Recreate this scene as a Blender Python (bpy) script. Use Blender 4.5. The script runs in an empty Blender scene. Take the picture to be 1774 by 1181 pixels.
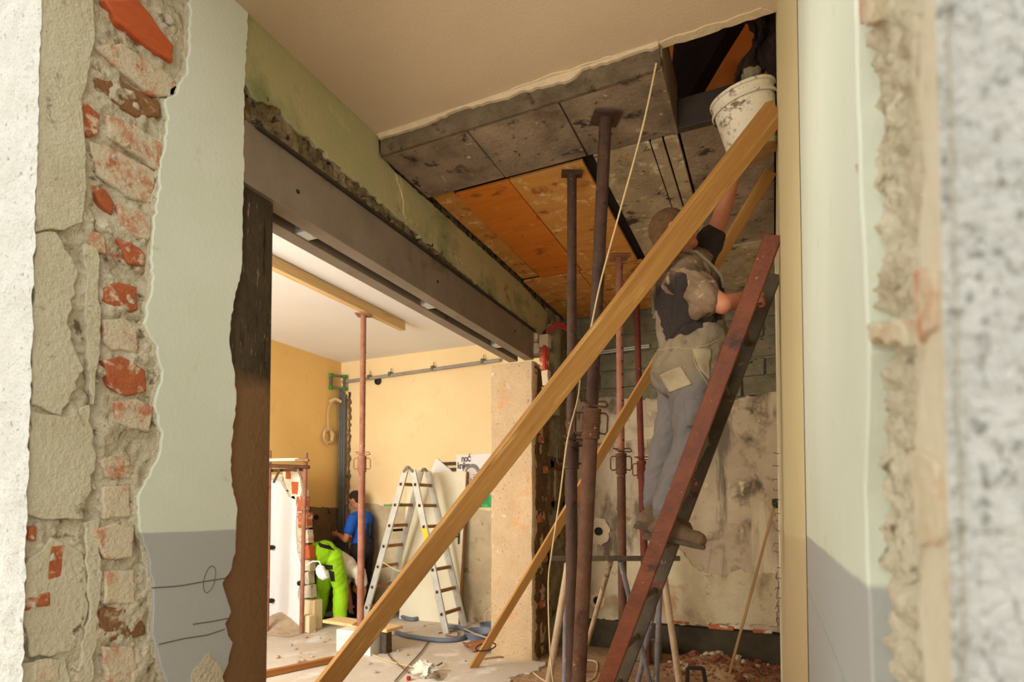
import bpy, bmesh, math, random
from mathutils import Vector, Matrix, noise
from mathutils.bvhtree import BVHTree
S = bpy.context.scene
COL = S.collection
R = random.Random(7)
PI = math.pi

# ---------------------------------------------------------------- camera, world, lights, exposure
cd = bpy.data.cameras.new('camera'); cam = bpy.data.objects.new('camera', cd); COL.objects.link(cam)
S.camera = cam
cam.location = (0, 0, 1.5)
cam.rotation_euler = (math.radians(90 + 1.9), 0, math.radians(24.5))
cd.sensor_width = 36.0
cd.lens = 995.0 * 36.0 / 1774.0
cd.shift_y = 255.0 / 1774.0
cd.clip_start = 0.05
cd.dof.use_dof = True
cd.dof.focus_distance = 3.9
cd.dof.aperture_fstop = 3.4

W = bpy.data.worlds.new('overcast'); S.world = W; W.use_nodes = True
bg = W.node_tree.nodes['Background']; bg.inputs[0].default_value = (1.0, 0.98, 0.93, 1); bg.inputs[1].default_value = 1.3

def area(name, loc, rot, sx, sy, power, color):
    l = bpy.data.lights.new(name, 'AREA'); l.shape = 'RECTANGLE'; l.size = sx; l.size_y = sy
    l.energy = power; l.color = color
    o = bpy.data.objects.new(name, l); o.location = loc; o.rotation_euler = rot; COL.objects.link(o)
    return o
# daylight through the far room's window (in the street wall, out of frame to the left)
area('window_daylight', (-4.35, 1.0, 1.95), (math.radians(68), 0, 0), 2.2, 1.9, 205, (1.0, 0.97, 0.92))
# unseen fill spot beside the camera, added to brighten the main room
sl_ = bpy.data.lights.new('fill_spot', 'SPOT'); sl_.energy = 95; sl_.color = (1.0, 0.95, 0.86); sl_.spot_size = math.radians(92); sl_.spot_blend = 0.6; sl_.shadow_soft_size = 0.45
so = bpy.data.objects.new('fill_spot', sl_); so.location = (-0.85, 0.15, 2.3); COL.objects.link(so)
so.rotation_euler = (Vector((-0.55, 4.6, 2.6)) - so.location).to_track_quat('-Z', 'Y').to_euler()
# work lamp on the storey above the hole
ul = bpy.data.lights.new('upstairs_lamp', 'POINT'); ul.energy = 9; ul.color = (1.0, 0.94, 0.82); ul.shadow_soft_size = 0.12
uo = bpy.data.objects.new('upstairs_lamp', ul); uo.location = (-1.35, 3.1, 5.0); COL.objects.link(uo)

vs = S.view_settings; S.display_settings.display_device = 'sRGB'
vs.view_transform = 'Standard'; vs.look = 'None'; vs.gamma = 1.0; vs.use_curve_mapping = False
vs.exposure = 0.32

# ---------------------------------------------------------------- materials
def lin(c):
    return tuple(((v/255.0)/12.92 if v/255.0 <= 0.04045 else ((v/255.0+0.055)/1.055)**2.4) for v in c) + (1.0,)

def mat(name, base, vary=None, vscale=3.0, rough=0.85, bump=0.0, bscale=40.0, stains=(), coord='W', vstretch=(1, 1, 1),
        metal=0.0, zsplit=None, spec=0.3, bstretch=None):
    """base/vary colours mixed by noise; stains = (colour, scale, lo, hi, stretch); zsplit = (z, softness, colour below z, waviness)"""
    m = bpy.data.materials.new(name); m.use_nodes = True
    nt = m.node_tree; N = nt.nodes; L = nt.links
    b = N['Principled BSDF']
    b.inputs['Roughness'].default_value = rough; b.inputs['Metallic'].default_value = metal
    b.inputs['Specular IOR Level'].default_value = spec
    if coord == 'W':
        co = N.new('ShaderNodeNewGeometry').outputs['Position']
    else:
        co = N.new('ShaderNodeTexCoord').outputs['Object']
    def nz(scale, stretch=(1, 1, 1), detail=5.0, dist=0.0):
        mp = N.new('ShaderNodeMapping'); mp.inputs['Scale'].default_value = stretch
        L.new(co, mp.inputs['Vector'])
        t = N.new('ShaderNodeTexNoise'); t.inputs['Scale'].default_value = scale; t.inputs['Detail'].default_value = detail
        t.inputs['Roughness'].default_value = 0.62; t.inputs['Distortion'].default_value = dist
        L.new(mp.outputs[0], t.inputs['Vector'])
        return t.outputs['Fac']
    def mix(fac, a, c):
        x = N.new('ShaderNodeMix'); x.data_type = 'RGBA'
        L.new(fac, x.inputs[0])
        if isinstance(a, tuple): x.inputs[6].default_value = a
        else: L.new(a, x.inputs[6])
        if isinstance(c, tuple): x.inputs[7].default_value = c
        else: L.new(c, x.inputs[7])
        return x.outputs[2]
    def ramp(fac, lo, hi):
        r = N.new('ShaderNodeMapRange'); r.inputs[1].default_value = lo; r.inputs[2].default_value = hi
        L.new(fac, r.inputs[0]); return r.outputs[0]
    cur = lin(base)
    if vary: cur = mix(ramp(nz(vscale, vstretch), 0.32, 0.68), cur, lin(vary))
    for st in stains:
        c, sc, lo, hi = st[:4]; stt = st[4] if len(st) > 4 else (1, 1, 1)
        cur = mix(ramp(nz(sc, stt, 6.0, 0.3), lo, hi), cur, lin(c))
    if zsplit:
        z, soft, col, wav = zsplit
        sp = N.new('ShaderNodeSeparateXYZ'); L.new(co, sp.inputs[0])
        ma = N.new('ShaderNodeMath'); ma.operation = 'MULTIPLY_ADD'; ma.inputs[1].default_value = wav
        L.new(nz(6.0), ma.inputs[0]); L.new(sp.outputs[2], ma.inputs[2])
        f = ramp(ma.outputs[0], z + wav*0.5 + soft, z + wav*0.5 - soft)
        cur = mix(f, cur, lin(col))
    if isinstance(cur, tuple): b.inputs['Base Color'].default_value = cur
    else: L.new(cur, b.inputs['Base Color'])
    if bump:
        bp = N.new('ShaderNodeBump'); bp.inputs['Strength'].default_value = bump; bp.inputs['Distance'].default_value = 0.02
        L.new(nz(bscale, bstretch or vstretch, 4.0), bp.inputs['Height']); L.new(bp.outputs[0], b.inputs['Normal'])
    return m

M = {}
M['green'] = mat('green_plaster', (214, 220, 198), (222, 226, 208), 2.2, 0.75, 0.12, 60, [((196, 190, 150), 5, .64, .74), ((150, 130, 95), 38, .72, .76)],
                 zsplit=(1.405, 0.004, (176, 176, 170), 0.012))
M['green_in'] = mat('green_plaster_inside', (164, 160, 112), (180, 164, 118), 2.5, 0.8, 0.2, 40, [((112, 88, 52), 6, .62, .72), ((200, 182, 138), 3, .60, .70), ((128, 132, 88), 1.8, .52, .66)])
M['cream'] = mat('cream_plaster', (206, 190, 144), (214, 200, 156), 1.5, 0.8, 0.08, 50, zsplit=(1.385, 0.01, (200, 180, 140), 0.01))
M['render'] = mat('white_render', (236, 234, 224), (222, 220, 208), 9, 0.9, 0.9, 55, [((150, 146, 136), 42, .60, .70)])
M['render_coarse'] = mat('coarse_white_render', (234, 233, 225), (214, 214, 206), 30, 0.9, 1.0, 110, [((160, 160, 150), 95, .54, .64, (1, 1, .6)), ((122, 120, 112), 120, .62, .70, (1, 1, .6))])
M['reveal'] = mat('beige_reveal_plaster', (202, 193, 162), (214, 206, 178), 6, 0.9, 0.6, 60, [((128, 116, 88), 9, .62, .72), ((176, 106, 70), 7, .68, .74), ((66, 56, 42), 30, .72, .76)])
M['reveal_right'] = mat('pale_reveal_plaster', (216, 208, 184), (206, 194, 166), 6, 0.9, 0.3, 40, [((196, 146, 110), 6, .62, .72)])
M['mortar'] = mat('lime_mortar', (222, 212, 184), (196, 184, 154), 9, 0.95, 0.9, 60, [((122, 108, 80), 16, .58, .68), ((196, 104, 66), 9, .66, .72), ((70, 58, 42), 26, .70, .76)])
M['mortar_dark'] = mat('crumbling_mortar', (150, 130, 92), (84, 68, 44), 10, 0.95, 1.0, 40, [((44, 34, 24), 14, .54, .62)])
M['brick'] = mat('red_brick', (190, 108, 66), (168, 90, 54), 14, 0.85, 0.5, 80, [((218, 196, 164), 15, .54, .62), ((120, 58, 38), 30, .66, .72)])
M['brick_limed'] = mat('limed_red_brick', (188, 108, 74), (206, 160, 128), 12, 0.9, 0.6, 60, [((214, 200, 170), 11, .40, .52), ((206, 194, 164), 26, .54, .60), ((120, 100, 78), 24, .66, .74)])
M['brick_brown'] = mat('brown_brick', (150, 108, 70), (122, 84, 52), 10, 0.9, 0.6, 60, [((196, 178, 146), 14, .56, .66), ((70, 54, 38), 20, .66, .72)])
M['brick_orange'] = mat('bright_orange_brick', (206, 104, 56), (190, 88, 46), 20, 0.8, 0.35, 50, [((228, 196, 160), 20, .68, .72)], vstretch=(1, 1, 6))
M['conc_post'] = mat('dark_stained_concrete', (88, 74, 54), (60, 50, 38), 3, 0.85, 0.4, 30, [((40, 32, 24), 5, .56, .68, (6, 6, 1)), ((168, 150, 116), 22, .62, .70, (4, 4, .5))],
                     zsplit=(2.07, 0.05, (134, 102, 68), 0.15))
M['conc_pillar'] = mat('pale_concrete_pillar', (208, 178, 138), (192, 164, 126), 4, 0.9, 0.7, 45, [((214, 150, 96), 3.5, .58, .70), ((128, 112, 86), 40, .60, .70), ((226, 210, 178), 6, .62, .70)])
M['pillar_side'] = mat('broken_pillar_side', (120, 92, 58), (86, 64, 40), 8, 0.95, 1.0, 30, [((150, 70, 40), 9, .62, .68)])
M['old_conc'] = mat('old_grey_concrete', (148, 134, 104), (116, 102, 76), 5, 0.95, 0.6, 30, [((76, 62, 44), 8, .58, .68)])
M['steel'] = mat('grey_primed_steel', (140, 124, 104), (122, 108, 90), 4, 0.55, 0.08, 60, [((150, 136, 118), 7, .64, .74, (1, .4, 1)), ((84, 76, 66), 3, .58, .7)], spec=.4)
M['steel_dark'] = mat('dark_steel', (66, 56, 45), (50, 42, 34), 8, 0.6, 0.1, 60)
M['ceil'] = mat('main_ceiling_plaster', (206, 182, 150), (198, 174, 142), 1.6, 0.95, 0.15, 90, [((150, 124, 92), 4, .68, .78), ((84, 66, 48), 32, .76, .79)])
M['chip'] = mat('chipped_white_plaster', (214, 192, 156), (200, 176, 140), 12, 0.9, 0.3, 60)
M['band'] = mat('grey_edge_concrete', (122, 104, 78), (84, 70, 52), 7, 0.95, 0.7, 40, [((64, 50, 36), 9, .58, .66)])
ST = [((62, 50, 40), 7, .58, .66), ((48, 38, 30), 24, .64, .70), ((190, 170, 142), 16, .64, .70)]
M['form'] = mat('cement_stained_plywood', (164, 142, 116), (104, 88, 70), 3, 0.9, 0.4, 40, ST)
M['form_pale'] = mat('pale_cement_plywood', (182, 162, 126), (140, 122, 98), 5, 0.9, 0.4, 40, ST + [((206, 190, 154), 9, .58, .66)])
M['form_orange'] = mat('orange_varnished_plywood', (214, 128, 34), (196, 108, 24), 4, 0.6, 0.15, 30, [((130, 66, 18), 6, .60, .70), ((70, 38, 14), 20, .70, .74), ((226, 160, 70), 5, .62, .72)], vstretch=(.4, 2, 1))
M['form_ochre'] = mat('ochre_worn_plywood', (206, 152, 82), (196, 128, 48), 5, 0.75, 0.2, 30, [((150, 90, 40), 7, .58, .68), ((224, 188, 124), 10, .56, .66), ((70, 42, 20), 22, .70, .74)], vstretch=(.4, 2, 1))
M['black_gap'] = mat('dark_void', (40, 32, 26), (28, 22, 18), 5, 0.95)
M['block'] = mat('grey_concrete_block', (138, 128, 98), (110, 102, 78), 8, 0.95, 0.8, 60, [((160, 152, 126), 10, .60, .68), ((60, 54, 42), 10, .62, .70)])
M['block_joint'] = mat('pale_block_mortar', (150, 142, 116), (116, 108, 86), 12, 0.95, 0.7, 50)
M['backplaster'] = mat('grey_brown_wall_plaster', (198, 178, 146), (164, 144, 116), 1.5, 0.92, 0.3, 25,
                       [((112, 96, 74), 2.4, .54, .66), ((100, 88, 70), 5, .60, .68, (1, 1, .5)), ((206, 188, 152), 6, .62, .70), ((212, 196, 160), 1.6, .56, .68, (2.5, 1, .4)), ((110, 98, 80), 1.3, .56, .66, (2.5, 1, .5)), ((160, 118, 84), 2.3, .64, .76)])
M['scratch'] = mat('pale_scratch_coat', (206, 190, 154), (184, 164, 128), 3, 0.95, 0.6, 30, [((150, 128, 96), 3, .54, .68), ((128, 106, 80), 7, .60, .72), ((176, 138, 102), 2.4, .58, .70)])
M['plinth'] = mat('dark_tarred_plinth', (74, 64, 42), (52, 45, 32), 6, 0.85, 0.4, 30, [((120, 100, 74), 8, .66, .72)])
M['floor'] = mat('dusty_concrete_floor', (206, 196, 182), (190, 174, 152), 1.3, 0.95, 0.22, 25, [((222, 214, 202), 2.2, .54, .64), ((150, 122, 90), 3.1, .66, .74), ((98, 74, 50), 22, .70, .75)])
M['floor_brown'] = mat('brown_dirt_floor', (172, 138, 102), (142, 108, 76), 2.2, 0.95, 0.8, 30, [((176, 146, 110), 4, .56, .66), ((150, 74, 44), 8, .64, .70), ((80, 60, 42), 14, .64, .72)])
M['yellow'] = mat('warm_yellow_wall', (240, 214, 164), (234, 205, 152), 1.4, 0.85, 0.06, 50, [((228, 196, 140), 3, .62, .74)])
M['yellow2'] = mat('deep_yellow_wall', (234, 194, 122), (226, 184, 112), 1.4, 0.85, 0.06, 50, [((216, 172, 104), 3, .62, .74)])
M['stripped'] = mat('stripped_grey_plaster', (206, 186, 150), (176, 156, 122), 3, 0.95, 0.5, 30, [((130, 112, 84), 7, .60, .70), ((206, 140, 96), 2, .62, .72), ((70, 56, 44), 22, .70, .75)])
M['stripped_dark'] = mat('stripped_brown_plaster', (140, 112, 80), (112, 86, 58), 4, 0.95, 0.6, 30, [((60, 40, 26), 8, .60, .68)])
M['white_ceil'] = mat('white_ceiling_paint', (236, 232, 226), (230, 226, 220), 1.0, 0.9, 0.03, 40)
M['white_paint'] = mat('white_wall_paint', (232, 230, 226), (226, 222, 216), 2, 0.85, 0.05, 40)
M['timber'] = mat('yellow_pine_timber', (182, 134, 70), (158, 110, 54), 5, 0.7, 0.12, 30, [((112, 72, 36), 8, .64, .74, (4, 4, .3)), ((206, 164, 100), 6, .58, .70, (4, 4, .3)), ((96, 62, 34), 7, .74, .77)], coord='O', vstretch=(5, 5, .25))
M['timber_brown'] = mat('brown_weathered_timber', (168, 112, 54), (146, 92, 42), 5, 0.75, 0.15, 30, [((104, 62, 28), 7, .62, .72, (4, 4, .3))], coord='O', vstretch=(5, 5, .25))
M['timber_pale'] = mat('pale_fresh_timber', (226, 196, 142), (214, 178, 120), 5, 0.75, 0.12, 30, [((196, 150, 90), 6, .60, .70, (4, 4, .3))], coord='O', vstretch=(5, 5, .25))
M['rust'] = mat('rusty_steel', (108, 74, 52), (82, 54, 38), 9, 0.8, 0.35, 60, [((176, 130, 96), 26, .64, .70), ((58, 34, 26), 8, .60, .70), ((150, 84, 52), 5, .62, .7)], spec=.25)
M['rust_dark'] = mat('dark_rusty_steel', (86, 60, 44), (64, 44, 33), 9, 0.75, 0.3, 60, [((134, 104, 84), 30, .66, .72), ((44, 30, 26), 7, .60, .70)], spec=.3)
M['rust_pink'] = mat('pinkish_red_steel', (166, 116, 92), (144, 94, 72), 8, 0.8, 0.25, 60, [((206, 160, 130), 24, .64, .70), ((112, 60, 44), 10, .62, .70)])
M['redlad'] = mat('red_brown_painted_ladder', (124, 62, 28), (94, 46, 20), 7, 0.6, 0.25, 50, [((206, 164, 106), 8, .70, .72), ((180, 140, 100), 40, .68, .71), ((64, 34, 24), 6, .60, .70)], spec=.35)
M['greylad'] = mat('worn_dark_ladder', (94, 80, 60), (70, 58, 44), 7, 0.7, 0.3, 50, [((150, 132, 100), 16, .64, .70), ((110, 52, 34), 8, .60, .66)])
M['alu'] = mat('dusty_aluminium', (206, 206, 196), (186, 186, 176), 8, 0.45, 0.05, 60, [((150, 140, 122), 14, .64, .72)], metal=.35, spec=.5)
M['woodrung'] = mat('wooden_rung', (166, 122, 76), (142, 98, 58), 9, 0.75, 0.1, 40)
M['black'] = mat('black_rubber', (30, 28, 26), (22, 20, 20), 9, 0.7)
M['door'] = mat('cream_door_leaf', (230, 222, 194), (222, 212, 180), 2.5, 0.55, 0.04, 40, [((206, 190, 140), 3, .62, .74, (4, 1, .5))])
M['pipe'] = mat('grey_plastic_conduit', (100, 100, 97), (84, 86, 84), 9, 0.45, 0.05, 40, spec=.45)
M['pipe_light'] = mat('pale_grey_pipe', (158, 150, 134), (140, 132, 118), 9, 0.5, 0.05, 40, spec=.45)
M['greenplastic'] = mat('green_plastic', (70, 150, 62), (58, 130, 54), 9, 0.5)
M['hose'] = mat('blue_grey_hose', (116, 122, 134), (98, 104, 116), 9, 0.5, 0.05, 40, spec=.4)
M['cable'] = mat('cream_cable', (216, 190, 140), (206, 178, 126), 9, 0.6)
M['wire'] = mat('brown_wire', (120, 96, 70), (98, 78, 56), 9, 0.6)
M['redtube'] = mat('red_plastic_tube', (190, 40, 28), (160, 30, 22), 9, 0.5)
M['bucket'] = mat('mortar_splashed_white_bucket', (226, 214, 188), (214, 200, 170), 5, 0.6, 0.15, 30, [((120, 98, 66), 9, .58, .63), ((150, 142, 128), 40, .58, .64)])
M['bucket_base'] = mat('dirty_bucket_base', (190, 152, 108), (160, 120, 80), 9, 0.7, 0.2, 30)
M['skin'] = mat('tanned_skin', (196, 128, 94), (180, 108, 76), 8, 0.55, 0.05, 60, spec=.35)
M['hair_brown'] = mat('short_brown_hair', (112, 80, 44), (84, 58, 32), 40, 0.8, 0.5, 120)
M['hair_dark'] = mat('short_dark_hair', (54, 38, 28), (40, 28, 20), 40, 0.8, 0.5, 120)
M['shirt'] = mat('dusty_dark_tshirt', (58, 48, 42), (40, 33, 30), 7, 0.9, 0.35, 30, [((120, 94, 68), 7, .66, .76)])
M['shirt_dust'] = mat('dust_covered_tshirt', (150, 122, 92), (104, 82, 62), 12, 0.95, 0.35, 40, [((192, 166, 130), 16, .58, .68)], zsplit=(2.66, .05, (54, 45, 40), .16))
M['sleeve_dust'] = mat('dust_covered_sleeve', (146, 120, 92), (108, 86, 64), 10, 0.95, 0.3, 60, [((180, 154, 120), 22, .58, .68), ((74, 60, 50), 9, .62, .72)])
M['overall'] = mat('grey_beige_overalls', (144, 127, 100), (116, 102, 82), 5, 0.9, 0.3, 60, [((196, 168, 118), 4, .60, .72), ((110, 98, 80), 9, .62, .70)],
                   zsplit=(2.12, 0.06, (112, 104, 98), 0.1))
M['rust_red'] = mat('dark_red_rusty_steel', (120, 56, 42), (96, 44, 34), 9, 0.75, 0.3, 60, [((150, 110, 90), 28, .66, .72)])
M['pocket'] = mat('beige_pocket_cloth', (172, 154, 122), (154, 136, 106), 8, 0.9, 0.3, 60, [((206, 182, 138), 6, .60, .70)])
M['seam'] = mat('pale_seam', (176, 156, 122), None, 9, 0.9)
M['boot'] = mat('dusty_leather_boot', (116, 92, 66), (90, 70, 50), 12, 0.85, 0.4, 60, [((160, 134, 98), 10, .60, .70)])
M['sole'] = mat('worn_boot_sole', (98, 84, 62), (74, 62, 46), 12, 0.9, 0.4, 60)
M['blue'] = mat('bright_blue_tshirt', (36, 92, 190), (28, 76, 168), 6, 0.85, 0.2, 40)
M['navy'] = mat('dark_navy_trousers', (44, 38, 40), (34, 30, 32), 6, 0.9, 0.2, 40)
M['hivis'] = mat('lime_hivis_trousers', (158, 212, 28), (142, 196, 20), 6, 0.8, 0.25, 40)
M['whitecloth'] = mat('white_cotton', (226, 218, 200), (210, 200, 180), 8, 0.9, 0.3, 40)
M['plastic_white'] = mat('white_plastic', (240, 238, 230), None, 9, 0.4)
M['cream_block'] = mat('cream_aerated_block', (234, 212, 170), (224, 198, 152), 6, 0.95, 0.3, 60, [((206, 150, 96), 4, .62, .72)])
M['white_block'] = mat('white_aerated_block', (228, 226, 218), (218, 214, 204), 6, 0.95, 0.3, 60)
M['fragment'] = mat('broken_brick_fragments', (146, 86, 60), (118, 66, 46), 12, 0.95, 0.6, 60, [((206, 176, 146), 10, .62, .70)])
M['fragment_pale'] = mat('broken_mortar_fragments', (200, 180, 152), (176, 150, 120), 12, 0.95, 0.6, 60)
M['card'] = mat('brown_cardboard', (178, 120, 76), (156, 100, 60), 8, 0.9, 0.1, 30)
M['paper'] = mat('white_paper', (234, 232, 230), (226, 222, 218), 4, 0.8)
M['ink'] = mat('brown_grey_print', (104, 88, 76), None, 9, 0.8)
M['ink_grey'] = mat('grey_print', (128, 124, 122), None, 9, 0.8)
M['ink_pale'] = mat('pale_print', (214, 204, 198), None, 9, 0.8)
M['ink_dark'] = mat('dark_print', (46, 44, 40), None, 9, 0.8)
M['ink_green'] = mat('green_print', (40, 130, 72), (96, 190, 120), 14, 0.8)
M['sticker'] = mat('yellow_sticker', (232, 206, 60), None, 9, 0.6)
M['orange_wall'] = mat('orange_upstairs_wall', (222, 140, 56), (214, 130, 48), 3, 0.8, 0.05, 40)
M['sack'] = mat('dark_brown_sacking', (58, 40, 28), (36, 26, 20), 12, 0.95, 0.6, 60)
M['pole'] = mat('worn_wooden_pole', (170, 136, 92), (140, 104, 66), 7, 0.8, 0.1, 40, coord='O', vstretch=(5, 5, .3))
M['trestle_pale'] = mat('mortar_crusted_steel_tube', (188, 162, 130), (160, 132, 102), 9, 0.85, 0.4, 50, [((110, 82, 62), 10, .60, .68)])
M['trestle_blue'] = mat('blue_grey_steel_tube', (140, 134, 134), (112, 106, 108), 9, 0.7, 0.3, 50, [((190, 176, 156), 12, .60, .68)])
M['ground'] = mat('outside_ground', (190, 180, 160), (170, 160, 140), 2, 0.95)

# ---------------------------------------------------------------- helpers
def V(*a): return Vector(a if len(a) > 1 else a[0])

class G:
    """collects geometry for ONE mesh object"""
    def __init__(s): s.v = []; s.f = []
    def add(s, vs, fs):
        n = len(s.v); s.v += [Vector(p) for p in vs]; s.f += [tuple(i+n for i in f) for f in fs]; return s
    def box(s, x0, x1, y0, y1, z0, z1, jit=0.0):
        vs = [Vector((x, y, z)) for z in (z0, z1) for x, y in ((x0, y0), (x1, y0), (x1, y1), (x0, y1))]
        if jit: vs = [v + Vector((R.uniform(-jit, jit), R.uniform(-jit, jit), R.uniform(-jit, jit))) for v in vs]
        return s.add(vs, [(3, 2, 1, 0), (4, 5, 6, 7), (0, 1, 5, 4), (1, 2, 6, 5), (2, 3, 7, 6), (3, 0, 4, 7)])
    def bar(s, p0, p1, w, h, up=(0, 0, 1)):
        """rectangular bar between two points, w across, h along 'up'"""
        p0, p1 = V(p0), V(p1); d = (p1-p0).normalized(); u = V(up); a = d.cross(u).normalized()*w/2; u = a.cross(d).normalized()*h/2
        vs = [p + i*a + j*u for p in (p0, p1) for i, j in ((-1, -1), (1, -1), (1, 1), (-1, 1))]
        return s.add(vs, [(0, 1, 2, 3), (7, 6, 5, 4), (0, 4, 5, 1), (1, 5, 6, 2), (2, 6, 7, 3), (3, 7, 4, 0)])
    def prism(s, pts, ext):
        pts = [V(p) for p in pts]; e = V(ext); n = len(pts)
        nrm = Vector()
        for i in range(n): nrm += pts[i].cross(pts[(i+1) % n])
        if nrm.dot(e) > 0: pts.reverse()
        s.add(pts + [p+e for p in pts], [tuple(range(n)), tuple(range(2*n-1, n-1, -1))] + [((i+1) % n, i, n+i, n+(i+1) % n) for i in range(n)])
        return s
    def tube(s, pts, r, n=8, closed=False, flat=1.0):
        pts = [V(p) for p in pts]; k = len(pts); rs = r if isinstance(r, (list, tuple)) else [r]*k
        t0 = (pts[1]-pts[0]).normalized(); a = t0.orthogonal().normalized()
        if flat != 1.0: a = t0.cross(Vector((0, 0, 1))).normalized()
        vs = []
        for i, p in enumerate(pts):
            t = (pts[(i+1) % k] - pts[i-1]) if closed or 0 < i < k-1 else (pts[1]-pts[0] if i == 0 else pts[-1]-pts[-2])
            t.normalize(); a = (a - t*a.dot(t)).normalized(); b = t.cross(a)
            for j in range(n):
                an = 2*PI*j/n; vs.append(p + rs[i]*(math.cos(an)*a + flat*math.sin(an)*b))
        fs = []
        for i in range(k if closed else k-1):
            o, q = i*n, ((i+1) % k)*n
            fs += [(o+j, o+(j+1) % n, q+(j+1) % n, q+j) for j in range(n)]
        if not closed: fs += [tuple(range(n-1, -1, -1)), tuple((k-1)*n+j for j in range(n))]
        return s.add(vs, fs)
    def lathe(s, prof, axis0, axisdir, n=24, cap0=True, cap1=True):
        o, d = V(axis0), V(axisdir).normalized(); a = d.orthogonal().normalized(); b = d.cross(a)
        vs = [o + d*h + r*(math.cos(2*PI*j/n)*a + math.sin(2*PI*j/n)*b) for r, h in prof for j in range(n)]
        fs = []
        for i in range(len(prof)-1):
            fs += [(i*n+j, i*n+(j+1) % n, (i+1)*n+(j+1) % n, (i+1)*n+j) for j in range(n)]
        if cap0: fs.append(tuple(range(n-1, -1, -1)))
        if cap1: fs.append(tuple((len(prof)-1)*n+j for j in range(n)))
        return s.add(vs, fs)
    def sheet(s, fn, nu, nv):
        vs = [fn(i/nu, j/nv) for j in range(nv+1) for i in range(nu+1)]
        return s.add(vs, [(j*(nu+1)+i, j*(nu+1)+i+1, (j+1)*(nu+1)+i+1, (j+1)*(nu+1)+i) for j in range(nv) for i in range(nu)])
    def rock(s, c, r, seed, sq=0.8):
        bm = bmesh.new(); bmesh.ops.create_icosphere(bm, subdivisions=1, radius=1.0)
        rr = random.Random(seed); sx, sy = rr.uniform(.7, 1.3), rr.uniform(.7, 1.2)
        vs = [Vector((v.co.x*sx*r*rr.uniform(.7, 1.15), v.co.y*sy*r*rr.uniform(.7, 1.15), v.co.z*r*sq*rr.uniform(.7, 1.1))) + V(c) for v in bm.verts]
        fs = [tuple(v.index for v in f.verts) for f in bm.faces]; bm.free()
        return s.add(vs, fs)
    def mesh(s, name, off=(0, 0, 0), angle=35):
        off = V(off); me = bpy.data.meshes.new(name)
        me.from_pydata([v-off for v in s.v], [], s.f); me.update()
        me.polygons.foreach_set('use_smooth', [True]*len(me.polygons)); me.set_sharp_from_angle(angle=math.radians(angle))
        return me

def wl(o):
    p = Vector()
    while o is not None: p = p + o.location; o = o.parent
    return p

def tag(o, label=None, cat=None, group=None, kind=None):
    if label: o['label'] = label
    if cat: o['category'] = cat
    if group: o['group'] = group
    if kind: o['kind'] = kind
    return o

def empty(name, loc, label=None, cat=None, group=None, kind=None):
    o = bpy.data.objects.new(name, None); o.location = loc; o.empty_display_size = 0.1; COL.objects.link(o)
    return tag(o, label, cat, group, kind)

def build(g, name, m, parent=None, label=None, cat=None, group=None, kind=None, bevel=0.0, local=False, origin=None, angle=35):
    """links a G as one mesh object; geometry is in world coordinates unless local"""
    if parent is not None:
        off = (0, 0, 0) if local else wl(parent)
    elif origin is not None: off = V(origin)
    else:
        xs = [v.x for v in g.v]; ys = [v.y for v in g.v]; zs = [v.z for v in g.v]
        off = Vector(((min(xs)+max(xs))/2, (min(ys)+max(ys))/2, min(zs)))
    o = bpy.data.objects.new(name, g.mesh(name, off, angle)); COL.objects.link(o)
    o.data.materials.append(M[m] if isinstance(m, str) else m)
    if parent is not None: o.parent = parent
    else: o.location = off
    if bevel:
        b = o.modifiers.new('bevel', 'BEVEL'); b.width = bevel; b.segments = 2; b.limit_method = 'ANGLE'; b.angle_limit = math.radians(40)
    return tag(o, label, cat, group, kind)

def struct(g, name, m, parent=None, **k):
    return build(g, name, m, parent, kind='structure' if parent is None else None, **k)

def copy_tree(o, parent=None):
    c = o.copy(); COL.objects.link(c); c.parent = parent
    for ch in o.children: copy_tree(ch, c)
    return c

def rag(pts, amp=0.012, step=0.03, closed=False, seed=1):
    """breaks a polyline into a ragged one (2-D)"""
    rr = random.Random(seed); out = []
    n = len(pts); k = n if closed else n-1
    for i in range(k):
        a, b = Vector(pts[i]), Vector(pts[(i+1) % n]); d = b-a; L = d.length; m = max(1, int(L/step))
        nrm = Vector((-d.y, d.x)).normalized() if L > 0 else Vector((0, 0))
        for j in range(m):
            t = j/m; p = a + d*t
            if j: p = p + nrm*rr.uniform(-amp, amp) + d.normalized()*rr.uniform(-.3, .3)*step
            out.append((p.x, p.y))
    if not closed: out.append(tuple(pts[-1]))
    return out

def n3(p, sc, seed=0): return noise.noise(Vector((p[0]*sc+seed, p[1]*sc-seed, p[2]*sc+seed*.5)))
def fr(p, sc, oct=4, seed=0): return noise.fractal(Vector((p[0]*sc+seed, p[1]*sc-seed, p[2]*sc+seed*.5)), 0.8, 2.1, oct)

XL = -2.12      # face of the left wall
ZC = 3.72       # main ceiling
ZF = 3.60       # underside of the formwork

# ---------------------------------------------------------------- large structure
g = G(); g.box(-9, 3.0, -3, 9.0, -0.12, -0.001); struct(g, 'floor', 'floor')
fl = bpy.data.objects['floor']
def ffn(u, v):
    x = -2.45 + u*2.6; y = 1.2 + v*4.95
    x += (1-u)**3*(.22*fr((0, y, 0), 1.7) + .10*fr((x, y, 0), 6) - .05); p = (x, y, 0); e = min(1, 12*u, 12*(1-v)*1.5)
    return Vector((x, y, 0.0015 + max(0, (0.012*fr(p, 3.1) + 0.006*fr(p, 14)))*e + .003*e))
g = G().sheet(ffn, 90, 160); build(g, 'dirt_layer', 'floor_brown', fl, kind='stuff')
g = G().box(-9, 4, -6, 0.3, -0.13, -0.0015); struct(g, 'trim_1', 'ground')

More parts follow.
